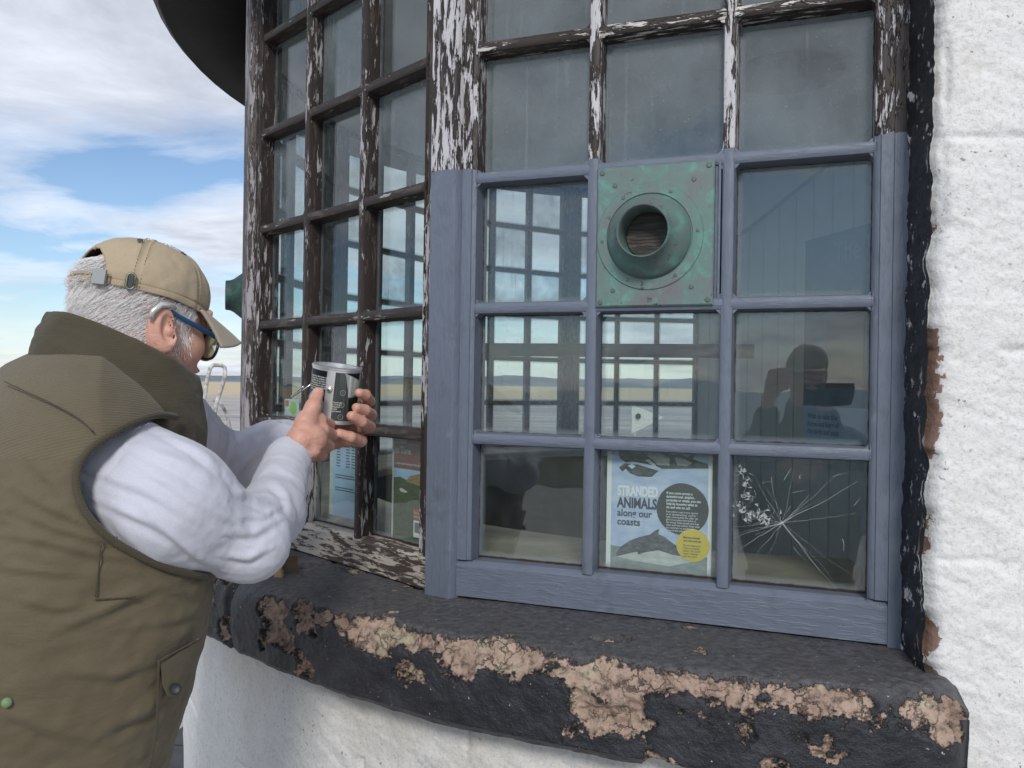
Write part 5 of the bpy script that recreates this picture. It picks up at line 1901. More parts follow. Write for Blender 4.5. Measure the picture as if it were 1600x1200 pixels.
# pocket flap with its button
fp = [vest_pt(x, y, 0.004) for x, y in ((249, 1036), (250, 1066), (258, 1086), (270, 1086), (282, 1066), (296, 1046), (306, 1028), (306, 1002), (276, 1018))]
cen = sum(fp, Vector()) / len(fp)
nv_ = (Vector((0, 0, 0)) - cen).normalized() * 0.0045
n_ = len(fp)
fl_ = MB().add([p + nv_ for p in fp] + [p - nv_ * 0.6 for p in fp] + [cen + nv_ * 1.5], [(i, (i + 1) % n_, 2 * n_) for i in range(n_)] + [(i, i + n_, (i + 1) % n_ + n_, (i + 1) % n_) for i in range(n_)])
sub_child(auto_smooth(fl_.build('pocket_flap', MAT['vest']), 60), vest)
bp_ = vest_pt(264, 1071, 0.012)
Mb = Matrix.Translation(bp_) @ (-bp_).to_track_quat('Z', 'Y').to_matrix().to_4x4()
sub_child(auto_smooth(MB().lathe([(0.0072, -0.002), (0.0072, 0.002), (0.006, 0.0032), (0.004, 0.002), (0.0, 0.002)], 20, Mb).build('button', MAT['black']), 40), vest)
gp = vest_pt(11, 1097, 0.0015)
Mb = Matrix.Translation(gp) @ (-gp).to_track_quat('Z', 'Y').to_matrix().to_4x4()
sub_child(MB().lathe([(0.0058, -0.001), (0.005, 0.0012), (0.0, 0.0014)], 12, Mb).build('paint_spot', newmat('pale_green_paint', (0.16, 0.25, 0.12), 0.6)[0], None, True), vest)

# ---- sleeves of the shirt
S = sdf_box([tuple(RS), tuple(RE), tuple(RWr), P(160, 640, 1.1)], 0.125, 0.0038)
S.D[:] = 0.3
sh0, sh1 = at(188, 752, 1.142), at(262, 788, 1.112)
S.cone(tuple(sh0), tuple(sh1), 0.090, 0.081, 0.02)
S.cone(tuple(sh1), tuple(RE), 0.079, 0.051, 0.03)
S.cone(tuple(RE), tuple(at(424, 802, 1.31)), 0.051, 0.046, 0.022)
S.cone(tuple(at(424, 802, 1.31)), tuple(at(450, 716, 1.455)), 0.048, 0.037, 0.02)
S.ell(tuple(at(390, 850, 1.178)), (0.042, 0.04, 0.036), None, 0.03)
sv, sf = S.mesh()
Ns = vnormals(sv, sf)
ax = (RE - sh0).normalized()
fa = (RWr - RE).normalized()
tU = np.clip((sv - np.array(sh0)) @ np.array(ax) / (RE - sh0).length, -0.3, 1.6)
nearE = np.exp(-(np.linalg.norm(sv - np.array(RE), axis=1) / 0.13) ** 2)[:, None]
v1 = folds(sv, Ns, 0.0026, ax + Vector((0, 0, 0.12)), (2.2, 24), 13)
v2 = folds(sv, Ns, 0.0040, fa.cross(Vector((0, 1, 0))) + fa * 0.5, (6, 34), 23)
sv2 = sv + (v1 - sv) * 0.7 + (v2 - sv) * (0.04 + 0.35 * nearE)
sv2 = creases(sv2, Ns, [([(150, 762), (179, 723), (202, 693), (238, 664)], 4, 0.0022), ([(154, 787), (233, 822), (290, 862)], 9, 0.005), ([(140, 740), (220, 770), (300, 815)], 10, 0.0035),
                      ([(205, 700), (275, 730), (345, 775)], 10, 0.0038), ([(190, 722), (262, 762), (330, 812)], 10, 0.003), ([(240, 672), (300, 705), (345, 742)], 8, 0.004), ([(233, 808), (300, 872), (340, 890)], 9, 0.006),
                      ([(352, 742), (372, 772), (400, 788), (424, 800)], 7, 0.007), ([(417, 752), (442, 775), (452, 812)], 7, 0.005), ([(350, 872), (388, 878), (420, 862)], 8, 0.005), ([(362, 838), (400, 838), (432, 818)], 9, 0.006),
                      ([(385, 812), (412, 812), (440, 795)], 6, 0.004), ([(408, 745), (425, 730), (448, 740)], 6, 0.003), ([(330, 800), (365, 822), (385, 850)], 8, 0.004)])
sv2 += Ns * ((fbm(sv, 40, 3, 0.5, 87) - 0.5) * 0.002)[:, None]
# left sleeve
S = sdf_box([tuple(LS), tuple(LE), tuple(LWr)], 0.10, 0.0050)
S.D[:] = 0.3
S.cone(tuple(LS), tuple(LE), 0.085, 0.062, 0.02)
S.cone(tuple(LE), tuple(at(430, 702, 1.665)), 0.062, 0.050, 0.03)
S.cone(tuple(at(430, 702, 1.665)), tuple(at(478, 689, 1.665)), 0.050, 0.036, 0.02)
lv2, lf2 = S.mesh()
Nl = vnormals(lv2, lf2)
lv2 = folds(lv2, Nl, 0.0065, (0.5, 0.0, 0.8), (5, 30), 61)
shirt = npmesh('shirt', np.concatenate([sv2, lv2]), np.concatenate([sf, lf2 + len(sv2)]), MAT['shirt'])
par_man(shirt)
# right cuff
cu0, cu1 = at(444, 738, 1.425), at(455, 706, 1.475)
dc_ = (cu1 - cu0)
Mq = Matrix.Translation(cu0) @ dc_.to_track_quat('Z', 'Y').to_matrix().to_4x4()
cf = MB().lathe([(0.0385, -0.004), (0.0415, 0.0), (0.0420, 0.02), (0.0395, 0.040), (0.0365, 0.055), (0.0345, 0.0555), (0.0335, 0.05), (0.0340, 0.0)], 40, Mq)
sub_child(auto_smooth(cf.build('cuff', MAT['shirt']), 50), shirt)
# placket tab on the forearm
tp = [at(356, 798, 1.16), at(375, 784, 1.17), at(381, 797, 1.165), at(361, 815, 1.15)]

# armhole binding: where the sleeve leaves the vest
pts = []
Vall = np.concatenate([me_V, sv2])


def front_pt(px, py, lift=0.004):
    d = np.array(at(px, py, 1.0))
    d = d / np.linalg.norm(d)
    t = Vall @ d
    dist = np.linalg.norm(Vall - t[:, None] * d, axis=1)
    near = dist < 0.009
    if not near.any():
        near = dist < dist.min() + 0.008
    return Vector(d * (t[near].min() - lift))


for a_, b_ in zip(ah[:-1], ah[1:]):
    for k in range(5):
        pts.append(vest_pt(a_[0] + (b_[0] - a_[0]) * k / 5, a_[1] + (b_[1] - a_[1]) * k / 5, 0.0))
for _ in range(14):
    pts = [pts[0]] + [(pts[i - 1] + pts[i] * 2 + pts[i + 1]) / 4 for i in range(1, len(pts) - 1)] + [pts[-1]]
sub_child(MB().tube(pts, 0.0050, 8).build('armhole_binding', MAT['collar'], None, True), vest)

# ---- stand-up collar, open towards the front
nc, nh = 140, 26
ph_ = np.linspace(0, 2 * PI, nc, endpoint=False)
ctop, cbot = np.array(at(196, 560, 1.262)), np.array(at(190, 606, 1.235))
cv = []
for lay in (0, 1):
    for j, t in enumerate(np.linspace(0, 1, nh)):
        c_ = cbot + (ctop - cbot) * t
        a_ = (0.118 - 0.012 * t) - 0.013 * lay
        b2 = (0.100 - 0.010 * t) - 0.013 * lay
        bul = 0.007 * math.sin(PI * t) * (1 if lay == 0 else -0.3)
        cs_, sn_ = np.cos(ph_), np.sin(ph_)
        x = (a_ + bul) * cs_
        y = (b2 + bul) * sn_
        zt = 0.008 - 0.048 * cs_ - 0.004 * sn_
        zb = -0.060 - 0.095 * cs_
        zz_ = zb + (zt + 0.030 - zb) * t - 0.022
        cv.append(np.stack([c_[0] + x * Fb.x + y * Lb.x, c_[1] + x * Fb.y + y * Lb.y, c_[2] + zz_], 1))
cv = np.stack(cv)                     # (2*nh, nc, 3)
order = list(range(nh)) + list(range(2 * nh - 1, nh - 1, -1))
cv = cv[order].reshape(-1, 3)
F = []
nr_ = 2 * nh
i0 = (np.arange(nr_)[:, None] * nc + np.arange(nc)[None, :])
i1 = (np.arange(nr_)[:, None] * nc + (np.arange(nc)[None, :] + 1) % nc)
F = np.stack([i0[:-1].ravel(), i1[:-1].ravel(), i1[1:].ravel(), i0[1:].ravel()], 1)
Nc = vnormals(cv, F)
cv = folds(cv, Nc, 0.0035, (0.8, 0.2, -0.5), (4, 30), 91)
sub_child(npmesh('collar', cv, F, MAT['collar']), vest)

# ---- trousers and shoes (below the frame)
tb = MB()
for s, f in ((-1, feet[0]), (1, feet[1])):
    kn = Vector((f.x * 0.5 + hipc.x * 0.5 + Lb.x * 0.05 * s + Fb.x * 0.03, f.y * 0.5 + hipc.y * 0.5 + Lb.y * 0.05 * s + Fb.y * 0.03, -1.05))
    tb.tube([hipc + Lb * 0.095 * s + Vector((0, 0, 0.08)), hipc + Lb * 0.1 * s - Vector((0, 0, 0.12)), kn, Vector((f.x, f.y, GROUND + 0.07))], [0.125, 0.115, 0.085, 0.075], 18)
    sh = MB()
    for k, (t, w_, h_) in enumerate(((-0.09, 0.034, 0.05), (-0.06, 0.042, 0.085), (0.0, 0.044, 0.10), (0.07, 0.046, 0.07), (0.14, 0.046, 0.05), (0.185, 0.034, 0.035))):
        c_ = Vector((f.x, f.y, GROUND)) + Fb * t
        for q in range(12):
            a = 2 * PI * q / 12
            sh.V.append(tuple(c_ + Lb * w_ * math.cos(a) + Vector((0, 0, 0.002 + h_ * (0.5 + 0.5 * math.sin(a))))))
        if k:
            b0_ = (k - 1) * 12
            sh.F += [(b0_ + q, b0_ + (q + 1) % 12, b0_ + 12 + (q + 1) % 12, b0_ + 12 + q) for q in range(12)]
    sh.F += [tuple(range(12))[::-1], tuple(range(60, 72))]
    par_man(auto_smooth(sh.build('shoe', MAT['leather']), 60))
par_man(tb.build('trousers', MAT['trouser'], None, True))

# ---- cap
CC = np.array([-0.005, 0.0, 0.030])
CR = np.array([0.1005, 0.0830, 0.0865])
na, ne = 180, 60
az_ = np.linspace(0, 2 * PI, na, endpoint=False)
el_ = np.concatenate([np.linspace(-0.16, 0, 8)[:-1], np.linspace(0, PI / 2 - 0.002, ne)])
AZ, EL = np.meshgrid(az_, el_, indexing='ij')
cel = np.where(EL < 0, 1.0 - 0.25 * EL ** 2, np.abs(np.cos(EL)) ** 0.86)
sel = np.where(EL < 0, EL, np.sin(EL) ** 1.0)


def cap_pt(AZ, EL, off=0.0):
    cel = np.where(EL < 0, 1.0 - 0.25 * EL ** 2, np.abs(np.cos(EL)) ** 0.86)
    sel = np.where(EL < 0, EL, np.sin(np.maximum(EL, 0)))
    r = 1.0
    fr = np.clip(np.cos(AZ), 0, 1)
    X = CC[0] + (CR[0] + off) * cel * np.cos(AZ) + 0.010 * fr * np.clip(sel, 0, 1) * cel
    Y = CC[1] + (CR[1] + off) * cel * np.sin(AZ)
    Zc = CC[2] + (CR[2] + off) * sel + 0.006 * (1 - fr) * (sel < 0)
    return np.stack([X, Y, Zc], -1)


V = cap_pt(AZ, EL).reshape(-1, 3)
AZf, ELf = AZ.ravel(), EL.ravel()
sm = np.abs(((AZf / (PI / 3)) + 0.5) % 1 - 0.5) * (PI / 3) * 0.1 * np.cos(np.clip(ELf, 0, 2))
nrm = (V - CC) / np.linalg.norm(V - CC, axis=1)[:, None]
V = V - nrm * (0.0022 * np.exp(-(sm / 0.0018) ** 2))[:, None] + nrm * ((fbm(V, 22, 3, 0.5, 15) - 0.5) * 0.010)[:, None]
V -= nrm * (0.0025 * np.exp(-((ELf + 0.02) / 0.03) ** 2))[:, None]
Fq = grid_faces(na, len(el_), True)
fa_, fe_ = AZf[Fq].mean(1), ELf[Fq].mean(1)
fa_ = np.where(np.ptp(AZf[Fq], axis=1) > 3, 0.0, fa_)
dz_ = np.abs(fa_ - PI - 0.08)
hole = (dz_ < 0.50) & (fe_ < 0.60 * np.sqrt(np.clip(1 - (dz_ / 0.50) ** 2, 0, 1))) & (fe_ > -0.3)
capo = npmesh('cap', tohead(V), Fq[~hole], MAT['capcloth'])
md = capo.modifiers.new('thickness', 'SOLIDIFY')
md.thickness = 0.0025
par_man(capo)
# strap across the back
sa_ = np.linspace(PI - 0.52, PI + 0.70, 40)
se_ = np.array([-0.15, -0.08, 0.0, 0.05])
SA, SE = np.meshgrid(sa_, se_, indexing='ij')
st_ = npmesh('cap_strap', tohead(cap_pt(SA, SE * 0.9 - 0.02, 0.0050).reshape(-1, 3)), grid_faces(40, 4), MAT['capcloth'])
md = st_.modifiers.new('thickness', 'SOLIDIFY')
md.thickness = 0.002
sub_child(st_, capo)


def on_cap(a, e, off):
    p = cap_pt(np.array([a]), np.array([e]), off)[0]
    q = cap_pt(np.array([a]), np.array([e]), off + 0.01)[0]
    u = cap_pt(np.array([a + 0.05]), np.array([e]), off)[0] - p
    p, q, u = tohead([p])[0], tohead([q])[0], np.array(HM.to_3x3() @ Vector(u))
    n = Vector(q - p).normalized()
    u = Vector(u)
    u = (u - n * u.dot(n)).normalized()
    w = n.cross(u)
    return Matrix(((u.x, w.x, n.x, p[0]), (u.y, w.y, n.y, p[1]), (u.z, w.z, n.z, p[2]), (0, 0, 0, 1)))


Mb = on_cap(PI + 0.58, -0.07, 0.009)
sub_child(auto_smooth(MB().box((-0.0095, -0.0105, 0), (0.0095, 0.0105, 0.004), Mb).build('buckle', newmat('dull_buckle', (0.36, 0.37, 0.37), 0.45, 0.6)[0]), 30), capo)
Mb = on_cap(PI + 0.98, -0.05, 0.004)
lo_ = [Mb @ Vector((0.0055 * math.cos(a), 0.0055 * math.sin(a) + (0.006 if math.sin(a) > 0 else -0.006), 0.001)) for a in np.linspace(0, 2 * PI, 21)]
sub_child(MB().tube(lo_, 0.0017, 6).build('strap_eyelet', newmat('eyelet_metal', (0.18, 0.22, 0.16), 0.4, 0.7)[0], None, True), capo)
ins = MB().box((-0.003, -0.009, 0.0), (0.003, 0.009, 0.0012), Mb)
sub_child(ins.build('eyelet_slot', MAT['black']), capo)
for a in (PI + 0.85, PI + 1.95, PI / 2 + 0.4):
    Mb = on_cap(a, 0.98, 0.0)
    sub_child(MB().lathe([(0.0042, 0.0), (0.0042, 0.0022), (0.002, 0.0024), (0.0018, 0.0)], 14, Mb).build('vent_eyelet', newmat('eyelet_thread', (0.10, 0.08, 0.055), 0.8)[0], None, True), capo)
tpb = tohead([[CC[0], 0, CC[2] + CR[2] - 0.001]])[0]
sub_child(MB().lathe([(0.0075, 0.0), (0.0070, 0.003), (0.004, 0.005), (0.0, 0.0055)], 18, Matrix.Translation(tpb) @ Uh.to_track_quat('Z', 'Y').to_matrix().to_4x4()).build('cap_button', MAT['capcloth'], None, True), capo)
# double stitching on the side seams
for a0 in (PI + PI / 3, PI + 2 * PI / 3):
    for dd_ in (-0.055, 0.055):
        mb = MB()
        es = np.linspace(-0.12, 1.42, 46)
        for e0, e1 in zip(es[:-1:2], es[1::2]):
            p = tohead(cap_pt(np.array([a0 + dd_ / max(0.25, math.cos(max(e0, 0)))] * 2), np.array([e0, e1]), 0.0008))
            mb.tube([p[0], p[1]], 0.0006, 4)
        o = mb.build('stitching', newmat('stitch_thread', (0.20, 0.155, 0.10), 0.8)[0] if 'stitch_thread' not in bpy.data.materials else bpy.data.materials['stitch_thread'])
        o['kind'] = 'stuff'
        sub_child(o, capo)
# brim
nb_, nr2 = 60, 22
bA = np.linspace(-0.98, 0.98, nb_)
bT = np.linspace(0, 1, nr2)
BA, BT = np.meshgrid(bA, bT, indexing='ij')
root = cap_pt(BA, BA * 0 - 0.10, 0.001)
ext = 0.074 * np.cos(BA * 1.14) ** 0.55 * BT
X = root[..., 0] + ext * (0.93)
Y = root[..., 1] * (1 + 0.05 * BT)
Zb = root[..., 2] - ext * 0.18 - 0.010 * BT ** 2 - (Y / 0.085) ** 2 * (0.040 * BT + 0.006)
bv = np.stack([X, Y, Zb], -1).reshape(-1, 3)
bo = npmesh('brim', tohead(bv), grid_faces(nb_, nr2), MAT['brim'])
md = bo.modifiers.new('thickness', 'SOLIDIFY')
md.thickness = 0.0042
sub_child(bo, capo)
for k in range(2, 8):
    t = k / 8.0
    ii = int(t * (nr2 - 1))
    row = tohead(bv.reshape(nb_, nr2, 3)[2:-2, ii] + np.array([0, 0, 0.0022]))
    sub_child(MB().tube([Vector(p) for p in row], 0.0005, 4).build('stitch_row', bpy.data.materials['stitch_thread']), bo)

# ---- hair: short white strands below the cap and through its opening
hs = np.random.RandomState(3)
hb = []
hair_V, hair_F = [], []


def strand(p, d, L, w=0.0007, bend=0.3, n=3):
    p, d = np.array(p), np.array(d)
    side = np.cross(d, hs.normal(size=3))
    side /= np.linalg.norm(side)
    b0 = len(hair_V)
    up = np.cross(side, d)
    for k in range(n + 1):
        t = k / n
        c = p + d * L * t + np.array([0, 0, -1.0]) * bend * L * t * t
        ww = w * (1 - 0.8 * t)
        hair_V.extend([c + side * ww, c - side * ww * 0.5 + up * ww * 0.8, c - side * ww * 0.5 - up * ww * 0.8])
    for k in range(n):
        a = b0 + 3 * k
        for q in range(3):
            hair_F.append((a + q, a + (q + 1) % 3, a + 3 + (q + 1) % 3, a + 3 + q))


cand = hv
ok = (cand[:, 2] > -0.085) & (cand[:, 2] < 0.045) & (cand[:, 0] < 0.052)
line = np.interp(cand[:, 0], [-0.12, -0.06, -0.02, 0.0, 0.03, 0.055], [-0.085, -0.075, -0.058, -0.012, -0.004, 0.000])
ok &= cand[:, 2] > line
earz = (np.abs(cand[:, 1]) > 0.074) & (np.abs(cand[:, 0] + 0.004) < 0.026) & (cand[:, 2] < 0.010)
ok &= ~earz
cands = cand[ok]
for k in range(12500):
    p = cands[hs.randint(len(cands))] + hs.normal(size=3) * 0.0015
    nrm_ = np.array([(p[0] + 0.012) / 0.0098, p[1] / 0.0061, (p[2] - 0.02) / 0.0100])
    nrm_ /= np.linalg.norm(nrm_)
    t = np.array([-0.80, 0.0, -0.50])
    t = t - nrm_ * (t @ nrm_)
    d_ = t + nrm_ * (0.13 + 0.12 * hs.rand()) + hs.normal(size=3) * 0.09
    d_ /= np.linalg.norm(d_)
    strand(p - nrm_ * 0.0005, d_, 0.012 + 0.008 * hs.rand(), 0.00045, 0.25)
# tuft in the opening above the strap
for k in range(1500):
    a = PI + 0.08 + hs.uniform(-0.46, 0.46)
    e = hs.uniform(0.0, 0.55)
    p = cap_pt(np.array([a]), np.array([e]), -0.012)[0]
    d_ = np.array([-0.75, 0.4 * np.sin(a), -0.45]) + hs.normal(size=3) * 0.16
    d_ /= np.linalg.norm(d_)
    strand(p, d_, 0.015 + 0.014 * hs.rand(), 0.0007, 0.2)
# sideburn and cheek stubble
for k in range(260):
    p = np.array([0.034 + hs.normal() * 0.008, -0.064 + hs.normal() * 0.001, -0.026 + hs.normal() * 0.016])
    j = np.argmin(((hv - p) ** 2).sum(1))
    d_ = np.array([0.2, -0.35, -0.8]) + hs.normal(size=3) * 0.2
    strand(hv[j], d_ / np.linalg.norm(d_), 0.006 + 0.004 * hs.rand(), 0.0004, 0.1, 2)
hair_o = npmesh('hair', tohead(np.array(hair_V)), np.array(hair_F), MAT['hairm'])
par_man(hair_o)

# ---- glasses and hearing aid
MAT['frame_blue'] = newmat('blue_spectacle_frame', (0.015, 0.085, 0.22), 0.3)[0]
MAT['frame_dark'] = newmat('dark_spectacle_frame', (0.015, 0.016, 0.03), 0.3)[0]


def hp_(x, y, z):
    return Vector(tohead([[x, y, z]])[0])


gl = MB()
for s in (-1, 1):
    pass
gls = MB().tube([hp_(0.100, -0.011, -0.014), hp_(0.104, 0, -0.010), hp_(0.100, 0.011, -0.014)], 0.0024, 8).build('glasses', MAT['frame_dark'], None, True)
par_man(gls)
for s in (-1, 1):
    gl = MB().tube([hp_(-0.012, s * 0.081, -0.002), hp_(0.000, s * 0.081, 0.004), hp_(0.03, s * 0.076, -0.002), hp_(0.094, s * 0.067, -0.013)], [0.0022, 0.0028, 0.0036, 0.0046], 8)
    sub_child(gl.build('temple', MAT['frame_blue'], None, True), gls)
for s in (-1, 1):
    loop = []
    for a in np.linspace(0, 2 * PI, 33):
        ca_, sa2 = math.cos(a), math.sin(a)
        yy = s * (0.041 + 0.031 * math.copysign(abs(ca_) ** 0.7, ca_))
        zz_ = -0.022 + 0.024 * math.copysign(abs(sa2) ** 0.75, sa2)
        loop.append(hp_(0.104 - abs(yy) * 0.17, yy, zz_))
    sub_child(MB().tube(loop, 0.0024, 8).build('rim', MAT['frame_dark'], None, True), gls)
    n_ = len(loop) - 1
    Vl = loop[:-1] + [p + Fh * 0.0015 for p in loop[:-1]]
    mg = bpy.data.materials.get('spectacle_lens')
    if mg is None:
        mg, ntg, bg = newmat('spectacle_lens', (0.62, 0.70, 0.45), 0.05)
        bg.inputs['Alpha'].default_value = 0.35
    sub_child(mesh('lens', Vl, [tuple(range(n_)), tuple(range(n_, 2 * n_))[::-1]] + [(i, i + n_, (i + 1) % n_ + n_, (i + 1) % n_) for i in range(n_)], mg), gls)
ha = MB().tube([hp_(-0.030, -0.0835, -0.016), hp_(-0.029, -0.0855, -0.004), hp_(-0.020, -0.087, 0.008), hp_(-0.006, -0.087, 0.012), hp_(0.004, -0.086, 0.009)], [0.0034, 0.0046, 0.0050, 0.0040, 0.0024], 10)
par_man(ha.build('hearing_aid', newmat('silver_plastic', (0.62, 0.62, 0.62), 0.25, 0.5)[0], None, True))

# ------------------------------------------------------------------ the paint tin
tc_ = at(522, 614, 1.605)
ta_ = (at(527, 572, 1.600) - at(517, 659, 1.612)).normalized()
tl_x = Vector((1, 0, 0))
tl_x = (tl_x - ta_ * tl_x.dot(ta_)).normalized()
tl_y = ta_.cross(tl_x)
TH, TRd = 0.107, 0.0455
TM = Matrix(((tl_x.x, tl_y.x, ta_.x, tc_.x), (tl_x.y, tl_y.y, ta_.y, tc_.y), (tl_x.z, tl_y.z, ta_.z, tc_.z), (0, 0, 0, 1)))
tin = empty('paint_tin', 'small open metal paint tin with a black and white label held up by the man', 'tin', tc_)
tin.matrix_world = TM


def tchild(o, p=None):
    o.parent = p or tin
    return o


h2 = TH / 2
wl = MB().lathe([(0.0, -h2 + 0.003), (TRd - 0.003, -h2 + 0.003), (TRd - 0.0015, -h2), (TRd + 0.0014, -h2 + 0.0005), (TRd + 0.0016, -h2 + 0.003), (TRd, -h2 + 0.0045), (TRd, h2 - 0.005), (TRd + 0.0014, h2 - 0.004), (TRd + 0.0016, h2 - 0.001), (TRd, h2),
                 (TRd - 0.008, h2), (TRd - 0.0085, h2 - 0.006), (TRd - 0.0085, h2 - 0.012)], 56)
tchild(auto_smooth(wl.build('can_wall', MAT['tinwall']), 40))
dk = MB().lathe([(TRd - 0.0084, h2 - 0.007), (0.0, h2 - 0.007)], 40)
tchild(dk.build('paint_surface', newmat('grey_paint', GREYBLUE, 0.3)[0]))


def wrap(par, pts, mat, off, name):
    """label shape on the tin wall; pts = (angle deg, height) polygon"""
    poly = [(math.radians(a), z) for a, z in pts]
    a0, a1 = min(p[0] for p in poly), max(p[0] for p in poly)
    z0, z1 = min(p[1] for p in poly), max(p[1] for p in poly)
    nA = max(3, int((a1 - a0) / 0.07) + 2)
    bm = bmesh.new()
    vs = [bm.verts.new((a, z, 0)) for a, z in poly]
    bm.faces.new(vs)
    for k in range(1, nA):
        aa_ = a0 + (a1 - a0) * k / nA
        bmesh.ops.bisect_plane(bm, geom=bm.verts[:] + bm.edges[:] + bm.faces[:], plane_co=(aa_, 0, 0), plane_no=(1, 0, 0))
    for v in bm.verts:
        a, z = v.co.x, v.co.y
        r = TRd + off
        v.co = (r * math.cos(a), r * math.sin(a), z)
    bmesh.ops.solidify(bm, geom=bm.faces[:], thickness=0.0002)
    bmesh.ops.recalc_face_normals(bm, faces=bm.faces)
    me = bpy.data.meshes.new(name)
    bm.to_mesh(me)
    bm.free()
    for p in me.polygons:
        p.use_smooth = False
    return tchild(link(name, me, mat), par)


L_BLK = newmat('label_black', (0.015, 0.018, 0.022), 0.35)[0]
L_GRY = newmat('label_grey', (0.11, 0.13, 0.13), 0.35)[0]
L_SIL = newmat('label_silver', (0.55, 0.58, 0.66), 0.3, 0.3)[0]
L_WHT = newmat('label_white', (0.62, 0.66, 0.64), 0.35)[0]
L_GRN = newmat('label_green', (0.012, 0.04, 0.012), 0.35)[0]
lab = wrap(tin, [(-178, -h2 + 0.008), (-100, -h2 + 0.008), (-100, h2 - 0.008), (-178, h2 - 0.008)], L_BLK, 0.0005, 'label')
wrap(tin, [(-178, -0.02), (-140, 0.004), (-100, -0.012), (-100, -h2 + 0.009), (-178, -h2 + 0.009)], L_SIL, 0.0009, 'label_panel')
wrap(tin, [(-80, -h2 + 0.008), (-36, -h2 + 0.008), (-44, 0.02), (-58, h2 - 0.008), (-80, h2 - 0.008)], L_GRY, 0.0005, 'label_panel')
wrap(tin, [(-56, h2 - 0.009), (-43, 0.0), (-10, 0.004), (-6, 0.030)], L_WHT, 0.0009, 'label_panel')
wrap(tin, [(-57, h2 - 0.008), (-5, h2 - 0.008), (-5, 0.031)], L_BLK, 0.0005, 'label_panel')
wrap(tin, [(-35, -h2 + 0.008), (30, -h2 + 0.008), (30, 0.003), (-42, -0.002)], L_GRN, 0.0005, 'label_panel')


def wrap_text(par, body, ang, z, size, mat, off=0.0012, name='lettering'):
    me = text_mesh(body, size, 0.00005)
    a0 = math.radians(ang)
    for v in me.vertices:
        a = a0 + v.co.x / TRd
        r = TRd + off + v.co.z
        v.co = (r * math.cos(a), r * math.sin(a), z + v.co.y)
    return tchild(link(name, me, mat), par)


wrap_text(tin, 'Apply two thin even coats\nto clean dry surfaces with\na good brush and leave to\ndry between the coats.\nStir well before use and\nkeep from frost. Wash all\ntools after painting.', -148, 0.032, 0.0042, P_WHITE)
wrap_text(tin, 'Touch dry\nin 2 hours\nExterior\nmetal\nand wood', -80, -0.012, 0.0042, P_WHITE)


def ring_mark(ang, z, r):
    pts = []
    a0 = math.radians(ang)
    for k in range(25):
        t = 2 * PI * k / 24
        a = a0 + r * math.cos(t) / TRd
        pts.append(((TRd + 0.0013) * math.cos(a), (TRd + 0.0013) * math.sin(a), z + r * math.sin(t)))
    tchild(MB().tube(pts, 0.00025, 4).build('round_mark', L_WHT))


for z in (0.008, -0.015, -0.038):
    ring_mark(-58, z, 0.0048)
    wrap_text(tin, '/', -59.6, z - 0.0018, 0.0050, L_WHT)
# wire handle folded to the left with its ear
hdl = []
for t in np.linspace(0, 1, 26):
    a = math.radians(-178 + 165 * 0) + 0
    ang = PI * t
    hdl.append((-(TRd + 0.003) - 0.030 * math.sin(ang), 0.046 * math.cos(ang), 0.012 - 0.030 * math.sin(ang)))
tchild(MB().tube(hdl, 0.0013, 6).build('wire_handle', MAT['metal'], None, True))
for s in (-1, 1):
    o = MB().lathe([(0.0, 0.004), (0.005, 0.004), (0.006, 0.0)], 16, Matrix.Translation((-0.004 * 0, s * (TRd - 0.0005), 0.012)) @ Matrix.Rotation(R(-90 * s), 4, 'X')).build('handle_ear', MAT['metal'], None, True)
    tchild(o)

# ------------------------------------------------------------------ the photographer, mirrored in the panes
d1v = Vector((math.cos(T1), -math.sin(T1), 0))
n1v = Vector((-math.sin(T1), -math.cos(T1), 0))
PHM = Matrix(((-n1v.x, -d1v.x, 0, 0), (-n1v.y, -d1v.y, 0, 0), (0, 0, 1, 0), (0, 0, 0, 1)))    # x towards window, y to its left
pc = n1v * 0.42 + d1v * (-0.085) + Vector((0, 0, 0.055))
PHM = Matrix.Translation(pc) @ PHM.to_3x3().to_4x4()
# ensure a right-handed frame: x forward, y left, z up
xf, zf = -n1v, Vector((0, 0, 1))
yf = zf.cross(xf)
PHM = Matrix(((xf.x, yf.x, 0, pc.x), (xf.y, yf.y, 0, pc.y), (0, 0, 1, pc.z), (0, 0, 0, 1)))
pho = empty('person', 'photographer in a dark jacket and cap, mirrored in the right hand pane', 'person', (pc.x, pc.y, GROUND))


def tow(V):
    M_ = np.array(PHM)
    return np.asarray(V, float) @ M_[:3, :3].T + M_[:3, 3]


